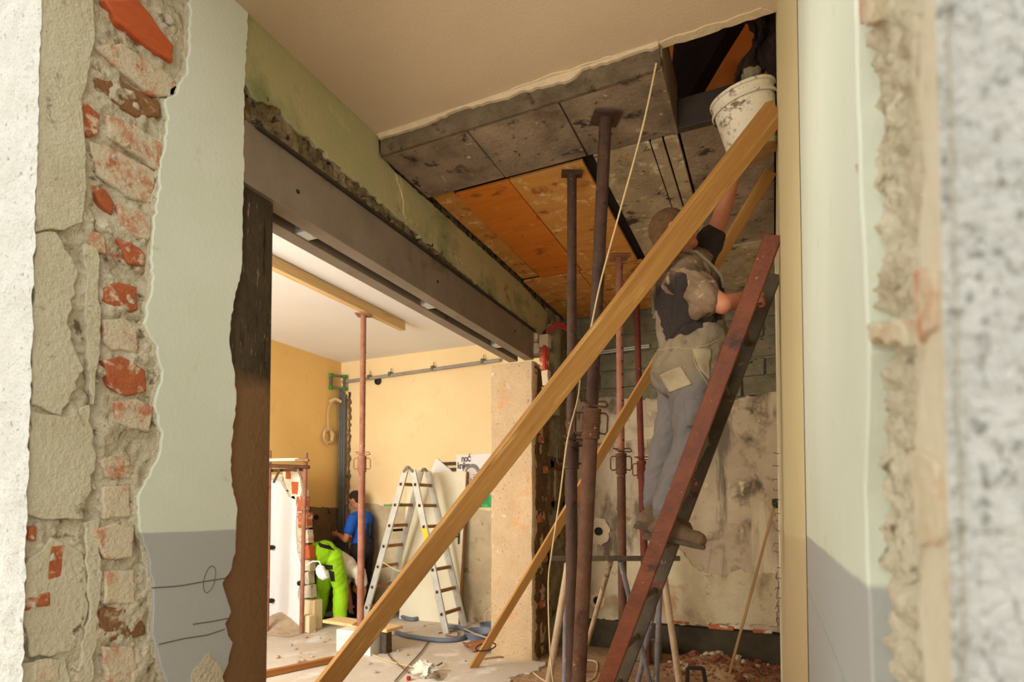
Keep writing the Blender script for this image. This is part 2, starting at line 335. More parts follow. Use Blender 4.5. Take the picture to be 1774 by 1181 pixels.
# outer wall pier left of the doorway
wlft = empty('wall_left', (XL-.2, 1.4, 0), kind='structure')
g = G().box(-2.56, -2.165, 1.03, 1.90, 0, 4.0); struct(g, 'pier_core', 'mortar', wlft)
def ofn(u, v):
    x = XL - 1.6*(1-u); z = 0.2 + v*3.9; p = (x, 1, z)
    return Vector((x + (0.006*fr(p, 9) if u == 1 else 0), 1.005 - 0.006*fr(p, 16) - .004*abs(fr(p, 45)), z))
g = G().sheet(ofn, 140, 220); build(g, 'outer_render', 'render', wlft)
g = G().box(-5.86, XL-.012, 1.02, 1.06, 0, 4.0); build(g, 'outer_wall_skin', 'render', wlft)
# street wall of the far room with its window opening
g = G()
g.box(-6.1, -5.5, 1.06, 1.3, 0, 4.0); g.box(-3.2, -2.5, 1.06, 1.3, 0, 4.0); g.box(-5.5, -3.2, 1.06, 1.3, 0, .95); g.box(-5.5, -3.2, 1.06, 1.3, 2.95, 4.0)
struct(g, 'wall_front', 'white_paint')
bpy.data.objects.remove(bpy.data.objects['outer_wall_skin'])
g = G(); 
g.box(-5.86, -5.5, 1.02, 1.06, 0, 4.0); g.box(-3.2, XL-.07, 1.02, 1.06, 0, 4.0); g.box(-5.5, -3.2, 1.02, 1.06, 0, .95); g.box(-5.5, -3.2, 1.02, 1.06, 2.95, 4.0)
build(g, 'outer_wall_skin', 'render', wlft)

# smooth reveal plaster (outer corner) : upper whole, lower broken
P = [(1.008,3.132),(1.162,3.26),(1.171,3.143),(1.158,3.027),(1.131,2.886),(1.146,2.759),(1.153,2.622),(1.145,2.468),(1.087,2.416),(1.013,2.375)]
up = [(1.006, 4.05), (P[1][0], 4.05)] + rag(P[1:9], .004, .03, seed=3) + rag([P[8], (1.008, P[9][1])], .012, .03, seed=4)
g = G().prism([(XL-.045, y, z) for y, z in up], (.040, 0, 0)); build(g, 'reveal_plaster', 'reveal', wlft, bevel=.004)
for k, poly in enumerate([
    [(1.007,2.367),(1.067,2.403),(1.139,2.296),(1.108,2.11),(1.164,1.968),(1.098,1.8),(1.013,1.825)],
    [(1.014,1.806),(1.112,1.799),(1.185,1.853),(1.208,1.656),(1.175,1.458),(1.081,1.46),(1.012,1.479)],
    [(1.013,1.317),(1.082,1.404),(1.178,1.341),(1.197,1.143),(1.147,1.019),(1.035,1.026),(1.008,1.139)],
    [(1.154,2.402),(1.195,2.399),(1.212,2.14),(1.194,1.854),(1.173,1.97)],
    [(1.176,1.448),(1.227,1.457),(1.236,1.237),(1.215,0.903),(1.161,0.918),(1.201,1.143)],
    [(1.008,1.015),(1.133,1.003),(1.162,0.882),(1.158,0.694),(1.011,0.749)]]):
    q = rag(poly, .007, .025, True, seed=20+k)
    q = [(max(y, 1.008), z) for y, z in q]
    g = G().prism([(XL-.055, y, z) for y, z in q], (.046 - .004*(k % 3), 0, 0)); build(g, 'reveal_plaster', 'reveal', wlft, bevel=.004)
# rough mortar bed behind the bricks
def mfn(u, v):
    y = 1.006 + u*.56; z = 0.35 + v*3.7; p = (0, y, z)
    d = 0.022*fr(p, 7, 4) + 0.012*fr(p, 30, 3)
    groove = math.exp(-((y-1.205-.012*n3(p, 3))/.016)**2)*.02 if z < 2.6 else 0
    return Vector((XL - .026 + d - groove, y, z))
g = G().sheet(mfn, 70, 420); build(g, 'mortar_bed', 'mortar', wlft, angle=70)

def brick(x0, y0, x1, y1, m, proud=.0):
    pass
BR = [
 ([(1.194,3.294),(1.309,3.39),(1.455,3.319),(1.454,3.249),(1.389,3.238),(1.24,3.247)], 'brick_orange', .006),
 ([(1.171,3.106),(1.261,3.186),(1.448,3.198),(1.478,3.167),(1.464,3.12),(1.364,3.06),(1.243,3.088)], 'brick_limed', .0),
 ([(1.174,3.001),(1.234,3.047),(1.409,3.07),(1.415,3.005),(1.319,2.949),(1.19,2.95)], 'brick_brown', -.008),
 ([(1.123,2.813),(1.147,2.896),(1.195,2.879),(1.193,2.807),(1.16,2.775)], 'brick', -.002),
 ([(1.214,2.891),(1.298,2.914),(1.417,2.906),(1.41,2.789),(1.311,2.805),(1.22,2.811)], 'brick_limed', .004),
 ([(1.164,2.77),(1.26,2.789),(1.401,2.785),(1.39,2.654),(1.294,2.636),(1.195,2.664)], 'brick_limed', -.006),
 ([(1.175,2.621),(1.224,2.626),(1.252,2.59),(1.246,2.541),(1.202,2.57)], 'brick', -.004),
 ([(1.256,2.592),(1.326,2.605),(1.378,2.603),(1.376,2.505),(1.328,2.493),(1.27,2.527)], 'brick_limed', .004),
 ([(1.175,2.463),(1.224,2.465),(1.233,2.394),(1.18,2.393)], 'brick_limed', -.008),
 ([(1.255,2.466),(1.312,2.469),(1.363,2.456),(1.36,2.402),(1.305,2.389)], 'brick', .003),
 ([(1.22,2.27),(1.274,2.31),(1.332,2.313),(1.34,2.23),(1.277,2.202),(1.221,2.225)], 'brick', .004),
 ([(1.219,2.159),(1.293,2.19),(1.348,2.168),(1.346,2.068),(1.256,2.058),(1.225,2.083)], 'brick_limed', -.004),
 ([(1.222,2.017),(1.284,2.044),(1.373,2.014),(1.379,1.932),(1.304,1.902),(1.251,1.929)], 'brick', .0),
 ([(1.268,1.879),(1.341,1.9),(1.406,1.88),(1.391,1.782),(1.323,1.787),(1.274,1.805)], 'brick_limed', .004),
 ([(1.222,1.665),(1.292,1.687),(1.346,1.666),(1.339,1.598),(1.247,1.606)], 'brick_limed', -.006),
 ([(1.232,1.573),(1.323,1.585),(1.33,1.463),(1.235,1.457)], 'brick_limed', .002),
 ([(1.202,1.422),(1.27,1.444),(1.343,1.429),(1.341,1.316),(1.245,1.32)], 'brick_limed', .006),
 ([(1.246,1.275),(1.35,1.273),(1.357,1.146),(1.245,1.16)], 'brick_limed', .002),
 ([(1.238,1.149),(1.379,1.126),(1.398,1.025),(1.331,1.014),(1.236,1.046)], 'brick_brown', -.004),
 ([(1.176,1.101),(1.224,1.088),(1.233,1.015),(1.185,1.045)], 'brick_limed', -.006),
 ([(1.244,1.016),(1.352,0.993),(1.384,0.857),(1.262,0.89)], 'brick_limed', .0),
 ([(1.015,1.439),(1.038,1.442),(1.039,1.391),(1.017,1.396)], 'brick', -.0),
 ([(1.078,1.378),(1.128,1.379),(1.114,1.27),(1.071,1.26)], 'brick', -.004),
 ([(1.006,1.214),(1.081,1.229),(1.083,1.181),(1.01,1.174)], 'brick', -.0),
 ([(1.039,1.007),(1.12,0.995),(1.118,0.932),(1.043,0.952)], 'brick_limed', -.002),
]
for k, (poly, m, pr) in enumerate(BR):
    q = rag([(max(y, 1.012), z) for y, z in poly], .005, .03, True, seed=60+k)
    g = G().prism([(XL-.07, y, z) for y, z in q], (.058+pr, 0, 0)); build(g, 'brick', m, wlft, bevel=.007)
# broken mortar lumps between the bricks
for k in range(60):
    y = R.uniform(1.2, 1.48); z = R.uniform(.9, 3.3)
    g = G().rock((XL-.03, y, z), R.uniform(.012, .03), k+300, R.uniform(.6, 1.2)) if k == 0 else g.rock((XL-.034, y, z), R.uniform(.012, .032), k+300, R.uniform(.6, 1.2))
build(g, 'mortar_lump', 'mortar', wlft, kind='stuff')

# green plaster coat with ragged edges, dado painted below 1.4 m
L1 = [(1.513,3.622),(1.517,3.409),(1.51,3.26),(1.455,3.116),(1.42,3.077),(1.435,3.012),(1.413,2.85),(1.403,2.709),(1.384,2.544),(1.381,2.454),(1.386,2.324),(1.356,2.183),(1.383,2.136),(1.411,2.11),(1.429,2.004),(1.402,1.888),(1.436,1.772),(1.42,1.682),(1.357,1.561),(1.35,1.497),(1.358,1.412),(1.387,1.325),(1.407,1.238),(1.413,1.151),(1.411,1.044),(1.44,0.93),(1.474,0.833),(1.501,0.651)]
R1 = [(1.796,3.864),(1.791,3.619),(1.78,3.373),(1.784,2.982),(1.783,2.721),(1.78,2.539),(1.75,2.413),(1.728,2.292),(1.727,2.192),(1.756,2.073),(1.764,1.948),(1.741,1.769),(1.747,1.596),(1.779,1.496),(1.773,1.322),(1.754,1.236),(1.71,1.18),(1.728,1.129),(1.755,1.052),(1.727,1.008),(1.742,0.956),(1.766,0.922),(1.745,0.834),(1.712,0.767),(1.705,0.581)]
poly = rag(L1, .006, .02, seed=5) + list(reversed(rag(R1, .004, .02, seed=6)))
g = G().prism([(XL-.03, y, z) for y, z in poly], (.030, 0, 0)); gp = build(g, 'plaster_coat', 'green', wlft, bevel=.003)
poly = rag([(y+.004, z) for y, z in R1], .008, .02, seed=8) + [(R1[-1][0]-.1, R1[-1][1]), (R1[0][0]-.1, R1[0][1])]
g = G().prism([(XL-.045, y, z) for y, z in poly], (.033, 0, 0)); build(g, 'undercoat', 'chip', wlft, bevel=.003)
poly = [(y-.012, z) for y, z in rag(L1, .008, .02, seed=9)] + [(L1[-1][0]+.1, L1[-1][1]), (L1[0][0]+.1, L1[0][1])]
g = G().prism([(XL-.045, y, z) for y, z in poly], (.033, 0, 0)); build(g, 'undercoat', 'mortar', wlft, bevel=.003)
# pencil lines on the dado
pm = G()
for pts in ([(1.405,1.199),(1.487,1.194),(1.53,1.193),(1.61,1.197),(1.723,1.2)], [(1.575,1.033),(1.652,1.029),(1.738,1.028)], [(1.436,0.983),(1.539,0.984),(1.64,0.977),(1.722,0.985)]):
    pm.tube([(XL+.001, y, z) for y, z in pts], .0022, 5)
cx = [(1.646,1.204)][0]
pm.tube([(XL+.001, cx[0]+.028*math.cos(a), cx[1]+.05*math.sin(a)+.02*math.cos(a)) for a in [2*PI*i/20 for i in range(20)]], .0014, 5, True)
build(pm, 'pencil_mark', 'ink', wlft)
q = rag([(1.567,0.787),(1.581,0.852),(1.647,0.905),(1.708,0.824),(1.726,0.742)], .006, .02, True, seed=11)
g = G().prism([(XL-.002, y, z) for y, z in q], (.006, 0, 0)); build(g, 'bare_patch', 'mortar', wlft)
# dark concrete post carrying the near end of the steel
P = [(1.815,3.006),(1.983,3.01),(1.99,0.688)]
g = G()
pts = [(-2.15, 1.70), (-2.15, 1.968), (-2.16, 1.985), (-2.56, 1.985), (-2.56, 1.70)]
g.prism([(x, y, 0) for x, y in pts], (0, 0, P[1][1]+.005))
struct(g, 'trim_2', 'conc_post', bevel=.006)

# wall above the steel: core, then green coat with ragged foot
g = G(); g.box(-2.56, -2.165, 1.90, 2.80, 3.235, 4.0); g.box(-2.56, -2.165, 2.80, 6.15, 3.235, 3.84)
lint = struct(g, 'wall_left_lintel', 'mortar_dark')
lo = [(1.782,3.401),(1.83,3.359),(1.882,3.374),(1.998,3.408),(2.053,3.371),(2.208,3.376),(2.473,3.337),(2.648,3.345),(2.871,3.331),(3.123,3.316),(3.409,3.299),(3.738,3.28),(4.223,3.259),(4.82,3.245),(5.324,3.221)]
hi = [(2.725,3.622),(2.798,3.628),(2.891,3.608),(2.952,3.626),(3.067,3.627),(3.258,3.656),(3.484,3.687),(3.735,3.677),(4.222,3.682),(4.82,3.635),(5.405,3.552),(5.779,3.509)]
top = [(1.72, 3.72), (2.74, 3.72), (2.75, 3.63)]
poly = rag([(1.72, lo[0][1])] + lo, .012, .025, seed=12) + list(reversed(rag([top[2]] + [(y, min(z, 3.60)) for y, z in hi[2:]], .006, .03, seed=13))) + [top[1], top[0]]
g = G().prism([(XL-.05, y, z) for y, z in poly], (.044, 0, 0)); build(g, 'plaster_coat', 'green_in', lint, bevel=.004)
# second, older coat layer flaking below the formwork
q = rag([(2.9,3.586),(3.09,3.566),(3.375,3.539),(3.79,3.528),(4.291,3.486),(4.841,3.422),(5.198,3.356),(5.123,3.231),(4.522,3.291),(3.979,3.321),(3.616,3.359),(3.265,3.356),(2.995,3.36),(2.962,3.5)], .014, .025, True, seed=14)
g = G().prism([(XL-.012, y, z) for y, z in q], (.014, 0, 0)); build(g, 'flaking_coat', 'green_in', lint, bevel=.003)
# crumbling foot of the wall over the steel
def cfn(u, v):
    y = 1.80 + u*3.6; z = 3.215 + v*(.20); p = (0, y, z)
    return Vector((-2.145 + .022*fr(p, 8) + .014*fr(p, 30, 3), y, z + .012*fr(p, 12, 3, 5)))
g = G().sheet(cfn, 220, 16); build(g, 'crumbling_mortar', 'mortar_dark', lint, angle=80)
g = G()
for k in range(120):
    y = R.uniform(1.85, 5.3); g.rock((-2.14 + R.uniform(-.02, .02), y, 3.225 + R.uniform(0, .05)), R.uniform(.008, .028), 500+k, R.uniform(.5, 1))
build(g, 'mortar_crumb', 'mortar_dark', lint, kind='stuff')

# far pier of the opening
g = G()
def jag(a, b, n, amp, seed):
    rr = random.Random(seed); return [(a[0]+(b[0]-a[0])*i/n + (rr.uniform(-amp, amp) if 0 < i < n else 0), a[1]+(b[1]-a[1])*i/n + (rr.uniform(-amp, amp) if 0 < i < n else 0)) for i in range(n+1)]
base = jag((-2.585, 5.17), (-2.15, 5.18), 6, .004, 1) + jag((-2.135, 5.20), (-2.14, 5.58), 6, .008, 2) + [(-2.57, 5.58)]
nz = 24; vs = []; fs = []
for j in range(nz+1):
    z = 2.94*j/nz
    for i, (x, y) in enumerate(base):
        p = (x, y, z); vs.append(Vector((x + .008*fr(p, 9), y + .008*fr(p, 9, 4, 3), z)))
nb = len(base)
for j in range(nz): fs += [(j*nb+i, j*nb+(i+1) % nb, (j+1)*nb+(i+1) % nb, (j+1)*nb+i) for i in range(nb)]
fs += [tuple(range(nb-1, -1, -1)), tuple(nz*nb+i for i in range(nb))]
g.add(vs, fs); pil = struct(g, 'trim_3', 'conc_pillar')
def sfn(u, v):
    y = 5.205 + u*.38; z = v*2.9; p = (0, y, z)
    return Vector((-2.128 + .02*fr(p, 6) + .012*fr(p, 26, 3) - .02*(1 - min(1, u*8)), y, z))
g = G().sheet(sfn, 24, 160); build(g, 'broken_side', 'pillar_side', pil, angle=80)
for k, (y, z, h) in enumerate([(5.24, 2.50, .09), (5.30, 2.15, .07), (5.42, 1.85, .06), (5.28, 1.35, .07), (5.40, .95, .08), (5.33, .5, .07)]):
    g = G().box(-2.16, -2.105, y, y+.10, z, z+h, .008); build(g, 'brick', 'brick', pil, bevel=.006)
# rubble masonry between pier and back wall, thin, with a hole looking into the far room
wf = empty('wall_left_end', (-2.2, 5.85, 0), kind='structure')
hole = rag([(5.72, 1.66), (5.78, 1.60), (5.95, 1.53), (6.02, 1.56), (6.04, 1.75), (6.02, 1.96), (5.82, 1.97), (5.74, 1.90)], .014, .03, True, seed=15)
def ring(outer, inner, x, ext):
    pass
# pieces round the hole
g = G(); g.box(-2.22, -2.14, 5.585, 6.15, 0, 1.50); g.box(-2.22, -2.14, 5.585, 6.15, 2.0, 3.6); g.box(-2.22, -2.14, 5.585, 5.71, 1.5, 2.0); g.box(-2.22, -2.14, 6.06, 6.15, 1.5, 2.0)
struct(g, 'masonry_core', 'old_conc', wf)
fr_out = [(5.66, 1.44), (6.1, 1.44), (6.1, 2.06), (5.66, 2.06)]
for k in range(4):
    pass
for a, b in (((5.66, 1.42), (6.10, 1.56)), ((5.66, 1.92), (6.10, 2.06)), ((5.66, 1.5), (5.76, 2.0)), ((6.03, 1.5), (6.10, 2.0))):
    q = rag([(a[0], a[1]), (b[0], a[1]), (b[0], b[1]), (a[0], b[1])], .02, .03, True, seed=int(a[1]*100))
    g = G().prism([(-2.19, y, z) for y, z in q], (.06, 0, 0)); build(g, 'broken_edge', 'pillar_side', wf, bevel=.004)
def wfn(u, v):
    y = 5.56 + u*.59; z = 2.03 + v*1.55; p = (0, y, z)
    return Vector((-2.12 + .03*fr(p, 4) + .014*fr(p, 20, 3), y, z))
g = G().sheet(wfn, 36, 90); build(g, 'rough_face', 'old_conc', wf, angle=80)
def wfn(u, v):
    y = 5.56 + u*.59; z = v*1.47; p = (0, y, z)
    return Vector((-2.12 + .03*fr(p, 4) + .014*fr(p, 20, 3), y, z))
g = G().sheet(wfn, 36, 90); build(g, 'rough_face', 'old_conc', wf, angle=80)
# rounded concrete column stub above, limewashed bricks beside the steel
g = G().lathe([(.075, 0), (.08, .3), (.085, .75), (.09, .95)], (-2.09, 5.62, 2.45), (0, 0, 1), 18); build(g, 'column_stub', 'old_conc', wf)
for k, (poly, m) in enumerate([([(-2.212,3.227),(-2.089,3.212),(-2.089,3.126),(-2.212,3.141)], 'brick_limed'), ([(-2.212,3.129),(-2.077,3.113),(-2.077,3.01),(-2.212,3.025)], 'brick_limed'),
                               ([(-2.077,3.193),(-1.98,3.192),(-1.98,3.067),(-2.077,3.067)], 'chip'), ([(-2.077,3.056),(-1.992,3.057),(-1.993,2.841),(-2.065,2.849)], 'brick'),
                               ([(-2.053,2.836),(-1.981,2.84),(-1.981,2.682),(-2.041,2.687)], 'chip'), ([(-2.053,2.677),(-1.993,2.672),(-1.993,2.502),(-2.041,2.506)], 'brick')]):
    q = rag(poly, .004, .03, True, seed=k+90)
    g = G().prism([(x, 5.19, z) for x, z in q], (0, .09, 0)); build(g, 'brick', m, wf, bevel=.006)

# main ceiling
g = G().box(-2.56, .6, .98, 2.79, ZC+.02, ZC+.22); ce = struct(g, 'ceiling', 'band')
e = [(-2.132,2.79),(-1.898,2.79),(-1.655,2.779),(-1.402,2.79),(-1.209,2.788),(-1.178,2.755),(-1.112,2.757),(-0.935,2.757),(-0.71,2.766),(-0.511,2.776),(0.041,2.808)]
edge = rag([(x, min(y, 2.77)) for x, y in e], .006, .03, seed=17)
poly = [(-2.56, .98), (.5, .98), (.5, 2.77)] + list(reversed(edge)) + [(-2.56, edge[0][1])]
g = G().prism([(x, y, ZC) for x, y in poly], (0, 0, .03)); build(g, 'plaster_coat', 'ceil', ce, bevel=.003)
# lighter chipped band along the broken edge
ou = [(x, y-.055) for x, y in edge]
q = rag(ou[::3], .010, .04, seed=18)
q = q + list(reversed([(x, y-.006) for x, y in edge]))
g = G().prism([(x, y, ZC-.006) for x, y in q], (0, 0, .012)); build(g, 'chipped_edge', 'chip', ce, bevel=.002)
lowe = rag([(-2.11, ZC-.03), (-1.75, ZC-.03), (-1.6, ZC-.012), (-1.3, ZC-.03), (-1.1, ZC-.028), (-.92, ZC-.05), (-.85, ZC-.012), (-.47, ZC-.02)], .008, .03, seed=19)
g = G().prism([(x, 2.712, z) for x, z in [(-2.11, ZC+.01)] + lowe + [(-.47, ZC+.01)]], (0, .022, 0)); build(g, 'chipped_edge', 'chip', ce, bevel=.002)
# cracks
g = G()
for pts in ([(-2.025,2.794),(-1.826,2.803),(-1.596,2.808),(-1.415,2.817)], [(-0.938,2.766),(-0.74,2.77),(-0.549,2.799)]):
    pts = rag(pts, .006, .03, seed=21); g.tube([(x, y, ZC-.0065) for x, y in pts], .003, 4)
build(g, 'crack_line', 'ink_dark', ce)

# right wall
wr = empty('wall_right', (.3, 3, 0), kind='structure')
g = G().box(.14, .6, .47, 6.4, 0, 5.2); struct(g, 'wall_core', 'mortar', wr)
R2 = [(0.817,2.167),(0.802,2.081),(0.801,1.979),(0.795,1.882),(0.772,1.768),(0.753,1.675),(0.776,1.606),(0.811,1.527),(0.808,1.443),(0.79,1.377),(0.783,1.298),(0.776,1.223)]
poly = rag(R2, .005, .03, seed=25) + [(2.25, R2[-1][1]), (2.25, 4.2), (R2[0][0], 4.2)]
g = G().prism([(.1, y, z) for y, z in poly], (.03, 0, 0)); build(g, 'plaster_coat', 'green', wr, bevel=.003)
g = G().box(.1, .14, 1.2, 2.6, 0, R2[-1][1]); build(g, 'plaster_foot', 'green', wr)
g = G().box(.1, .14, 2.2, 2.6, 0, 4.2); build(g, 'plaster_return', 'cream', wr)
g = G().prism([(.1, 2.25, -.05), (.042, 2.62, -.05), (.042, 6.2, -.05), (.16, 6.2, -.05), (.16, 2.25, -.05)], (0, 0, 4.4)); build(g, 'plaster_coat', 'cream', wr)
g = G().tube([(.042, 5.0, 0.0), (.042, 5.0, 3.6)], .012, 6); build(g, 'cable_chase', 'reveal', wr)
def rfn(u, v):
    y = .44 + u*.40; z = .7 + v*1.9; p = (0, y, z)
    deep = .5 + .5*math.tanh((u-.36)*14 + 1.6*n3(p, 9))
    return Vector((.106 + deep*(.018 + .020*fr(p, 14, 4) + .012*fr(p, 45, 3)), y, z))
g = G().sheet(rfn, 60, 260); build(g, 'broken_reveal', 'mortar', wr, angle=80)
q = [(.438, .5)] + [(.438, 2.8)] + rag([(0.488,1.883),(0.501,1.85),(0.519,1.81),(0.503,1.746),(0.526,1.705),(0.51,1.637),(0.521,1.604),(0.555,1.555),(0.542,1.517),(0.532,1.464),(0.557,1.416),(0.542,1.364)], .004, .02, seed=26)
g = G().prism([(.104, max(y, .456), z) for y, z in q], (.03, 0, 0)); build(g, 'reveal_plaster', 'reveal_right', wr, bevel=.002)
for k, poly in enumerate([[(0.779,2.127),(0.676,2.039),(0.688,2.006),(0.768,2.066)], [(0.556,1.546),(0.476,1.531),(0.463,1.48),(0.531,1.468),(0.551,1.509)], [(0.529,1.683),(0.464,1.662),(0.471,1.621),(0.515,1.621)], [(0.77,1.713),(0.576,1.656),(0.556,1.631),(0.756,1.689)]]):
    q = rag(poly, .004, .02, True, seed=130+k); g = G().prism([(.100, y, z) for y, z in q], (.03, 0, 0)); build(g, 'brick', 'brick_limed', wr, bevel=.003)
def rofn(u, v):
    x = .1 + 1.2*u; z = .5 + v*2.2; p = (x, 0, z)
    return Vector((x, .444 - (.0016*fr(p, 60, 3) + .003*abs(fr((x, 0, z*.7), 140, 2))), z))
g = G().sheet(rofn, 260, 420); build(g, 'outer_render', 'render_coarse', wr, angle=80)
g = G().box(.145, 3.0, .462, .49, 0, 4.0); build(g, 'outer_wall_skin', 'render', wr)

# back wall: plinth, plaster, block courses
wb = empty('wall_back', (-1, 6.25, 0), kind='structure')
g = G().box(-2.3, .2, 6.16, 6.5, 0, 4.2); build(g, 'wall_core', 'block_joint', wb)
topz = [(-1.787,2.702),(-1.592,2.712),(-1.34,2.654),(-1.126,2.649),(-0.977,2.674),(-0.745,2.619),(-0.493,2.576),(-0.303,2.584),(-0.196,2.599),(0.037,2.625)]
poly = [(-2.16, .30)] + [(.1, .30)] + [(.1, topz[-1][1])] + list(reversed(rag([(-2.16, topz[0][1])] + topz, .016, .03, seed=30)))
g = G().prism([(x, 6.115, z) for x, z in poly], (0, .045, 0)); build(g, 'plaster_coat', 'backplaster', wb, bevel=.003)
# break line across the plaster left, with shallow ledge
q = rag([(-1.757,2.326),(-1.589,2.336),(-1.338,2.347),(-1.036,2.347),(-1.037,2.214),(-1.339,2.217),(-1.59,2.21),(-1.757,2.199)], .006, .03, True, seed=31)
g = G().prism([(x, 6.10, z) for x, z in q], (0, .02, 0)); build(g, 'plaster_ledge', 'scratch', wb, bevel=.003)
q = rag([(-2.056,0.926),(-1.348,1.001),(-0.919,1.105),(-0.839,1.007),(-0.694,0.848),(-0.539,0.832),(-0.442,0.803),(-0.323,0.888),(-0.166,0.845),(0.018,0.881),(0.011,0.357),(-0.49,0.343),(-0.823,0.303),(-1.415,0.296),(-2.058,0.276)], .014, .03, True, seed=32)
g = G().prism([(x, 6.103, z) for x, z in q], (0, .02, 0)); build(g, 'scratch_coat', 'scratch', wb, bevel=.003)
g = G().box(-2.14, .1, 6.06, 6.17, 0, .285, .01); build(g, 'plinth', 'plinth', wb, bevel=.012)
for k, (x0, x1, zz) in enumerate([(-1.02, -.80, .29), (-.62, -.38, .28), (-.2, -.03, .27)]):
    g = G().box(x0, x1, 6.099, 6.14, zz, zz+.05, .012); build(g, 'brick', 'brick', wb, bevel=.01)
# block courses (pieces)
z = 2.60; row = 0
while z < 3.50:
    h = .185; x = -2.14 + (0.21 if row % 2 else 0) - .2
    while x < .08:
        x0, x1 = max(x+.008, -2.14), min(x+.40, .09)
        if x1-x0 > .05:
            pr = R.uniform(-.012, .012)
            g = G().box(x0, x1, 6.125+pr, 6.2, z+.007, z+h-.007, .006); build(g, 'block', 'block', wb, bevel=.008)
        x += .415
    z += h+.008; row += 1
# sockets broken into the plaster
def pocket(c, r, px, pz, seed):
    q = rag([(c[0]+r*px*math.cos(a), c[1]+r*pz*math.sin(a)) for a in [2*PI*i/8+.2 for i in range(8)]], .010, .03, True, seed=seed)
    g = G().prism([(x, 6.095, z) for x, z in q], (0, .03, 0)); p = build(g, 'plaster_patch', 'chip', wb, bevel=.003)
    g = G().lathe([(.045, 0), (.045, .012), (.036, .012), (.034, .0)], (c[0], 6.0935, c[1]), (0, -1, 0), 16, cap0=False, cap1=True); build(g, 'socket_hole', 'black', wb)
c = [(-1.74,1.239)][0]; pocket(c, .16, .8, 1.0, 33)
c = [(-1.757,0.489)][0]; pocket(c, .09, 1, 1, 34)
# shiny rods lying in the block wall recess
g = G()
for dz in (0, .022): g.tube([(-1.72, 6.10, 3.19+dz), (-1.18, 6.10, 3.20+dz)], .009, 8)
tag(build(g, 'steel_rod', 'alu', None), 'pair of shiny steel rods fixed across the grey block wall', 'rod')

# far room
g = G().box(-6.1, -2.16, 6.70, 6.9, 0, 3.9); far = struct(g, 'wall_far', 'yellow')
tz = [(-5.722,1.555),(-5.302,1.554),(-5.017,1.52),(-4.799,1.569),(-4.51,1.536),(-4.137,1.567),(-3.778,1.488),(-3.349,1.459),(-3.266,1.459)]
poly = [(-5.86, 0), (-2.3, 0), (-2.3, tz[-1][1])] + list(reversed(rag([(-5.86, 1.5)] + tz, .012, .04, seed=40)))
g = G().prism([(x, 6.685, z) for x, z in poly], (0, .03, 0)); build(g, 'stripped_zone', 'stripped', far)
g = G().box(-6.1, -5.86, 1.0, 6.9, 0, 3.9); fl2 = struct(g, 'wall_far_left', 'yellow2')
poly = [(1.3, 0), (6.7, 0)] + list(reversed(rag([(1.3, 1.52), (5.4, 1.5), (6.7, 1.5)], .012, .04, seed=41)))
g = G().prism([(-5.845, y, z) for y, z in poly], (-.03, 0, 0)); build(g, 'stripped_zone', 'stripped_dark', fl2)
for k, (y, z, r) in enumerate([(5.95, 1.38, .07), (6.05, 1.30, .05), (6.2, 1.36, .05), (5.9, 1.05, .05), (6.1, 1.2, .03)]):
    q = rag([(y+r*math.cos(a), z+r*.8*math.sin(a)) for a in [2*PI*i/8 for i in range(8)]], .015, .03, True, seed=42+k)
    g = G().prism([(-5.85, yy, zz) for yy, zz in q], (.008, 0, 0)); build(g, 'dark_scar', 'sack', fl2)
g = G().box(-6.1, -2.5, 1.0, 6.9, 3.66, 3.9); struct(g, 'ceiling_far', 'white_ceil')
# round hole high in the far wall
c = [(-5.173,3.319)][0]
g = G().lathe([(.055, 0), (.055, .02), (.04, .02), (.038, .001)], (c[0], 6.695, c[1]), (0, -1, 0), 16, cap0=False); build(g, 'wall_hole', 'ink_dark', far)
# wall chase for the conduits in the corner
g = G()
for s_, x0 in ((1, -5.70), (2, -5.86)):
    q = rag([(x0, 0), (x0+.03, 0), (x0+.03, 3.2), (x0, 3.2)], .02, .04, True, seed=50+s_); g.prism([(x, 6.665, z) for x, z in q], (0, .04, 0))
build(g, 'chase_edge', 'stripped_dark', far)

# formwork over the second half of the main room
fw = empty('formwork_deck', (-1.0, 4.4, ZF), 'patchwork ceiling of cement stained and orange plywood formwork panels', 'formwork')
def panel(x0, x1, y0, y1, m, z=ZF, lab=None):
    dz = R.uniform(-.003, .003)
    g = G().box(x0+.004, x1-.004, y0+.004, y1-.004, z+dz, z+dz+.024, .002); return build(g, 'panel', m, fw, lab, bevel=.002)
xs = [-2.11, -1.53, -.985, -.47]
for i in range(3): panel(xs[i], xs[i+1], 2.74, 3.255, 'form')
panel(-1.93, -1.53, 3.31, 4.86, 'form_orange', ZF+.012, 'bright orange varnished plywood panel'); panel(-1.53, -1.03, 3.31, 4.86, 'form_ochre', ZF+.012, 'worn ochre plywood panel')
panel(-2.11, -1.56, 4.88, 6.09, 'form_ochre', ZF+.006); panel(-1.56, -1.0, 4.88, 6.09, 'form_ochre', ZF+.006)
panel(-.96, -.62, 3.265, 4.86, 'form_pale'); panel(-.618, -.545, 3.265, 4.2, 'form_pale', ZF-.012); panel(-.543, -.462, 3.265, 4.2, 'form_pale', ZF-.008)
panel(-.61, -.44, 4.21, 4.86, 'form_pale')
panel(-.455, .035, 3.265, 4.86, 'form'); panel(-.96, -.44, 4.88, 6.09, 'form_pale'); panel(-.42, .035, 4.88, 6.09, 'form_pale')
panel(-2.11, -1.94, 3.27, 4.86, 'form_ochre', ZF+.03)
g = G().box(-2.11, -.465, 2.732, 2.752, ZF-.004, ZC+.018, .003); build(g, 'edge_board', 'band', fw, bevel=.003)
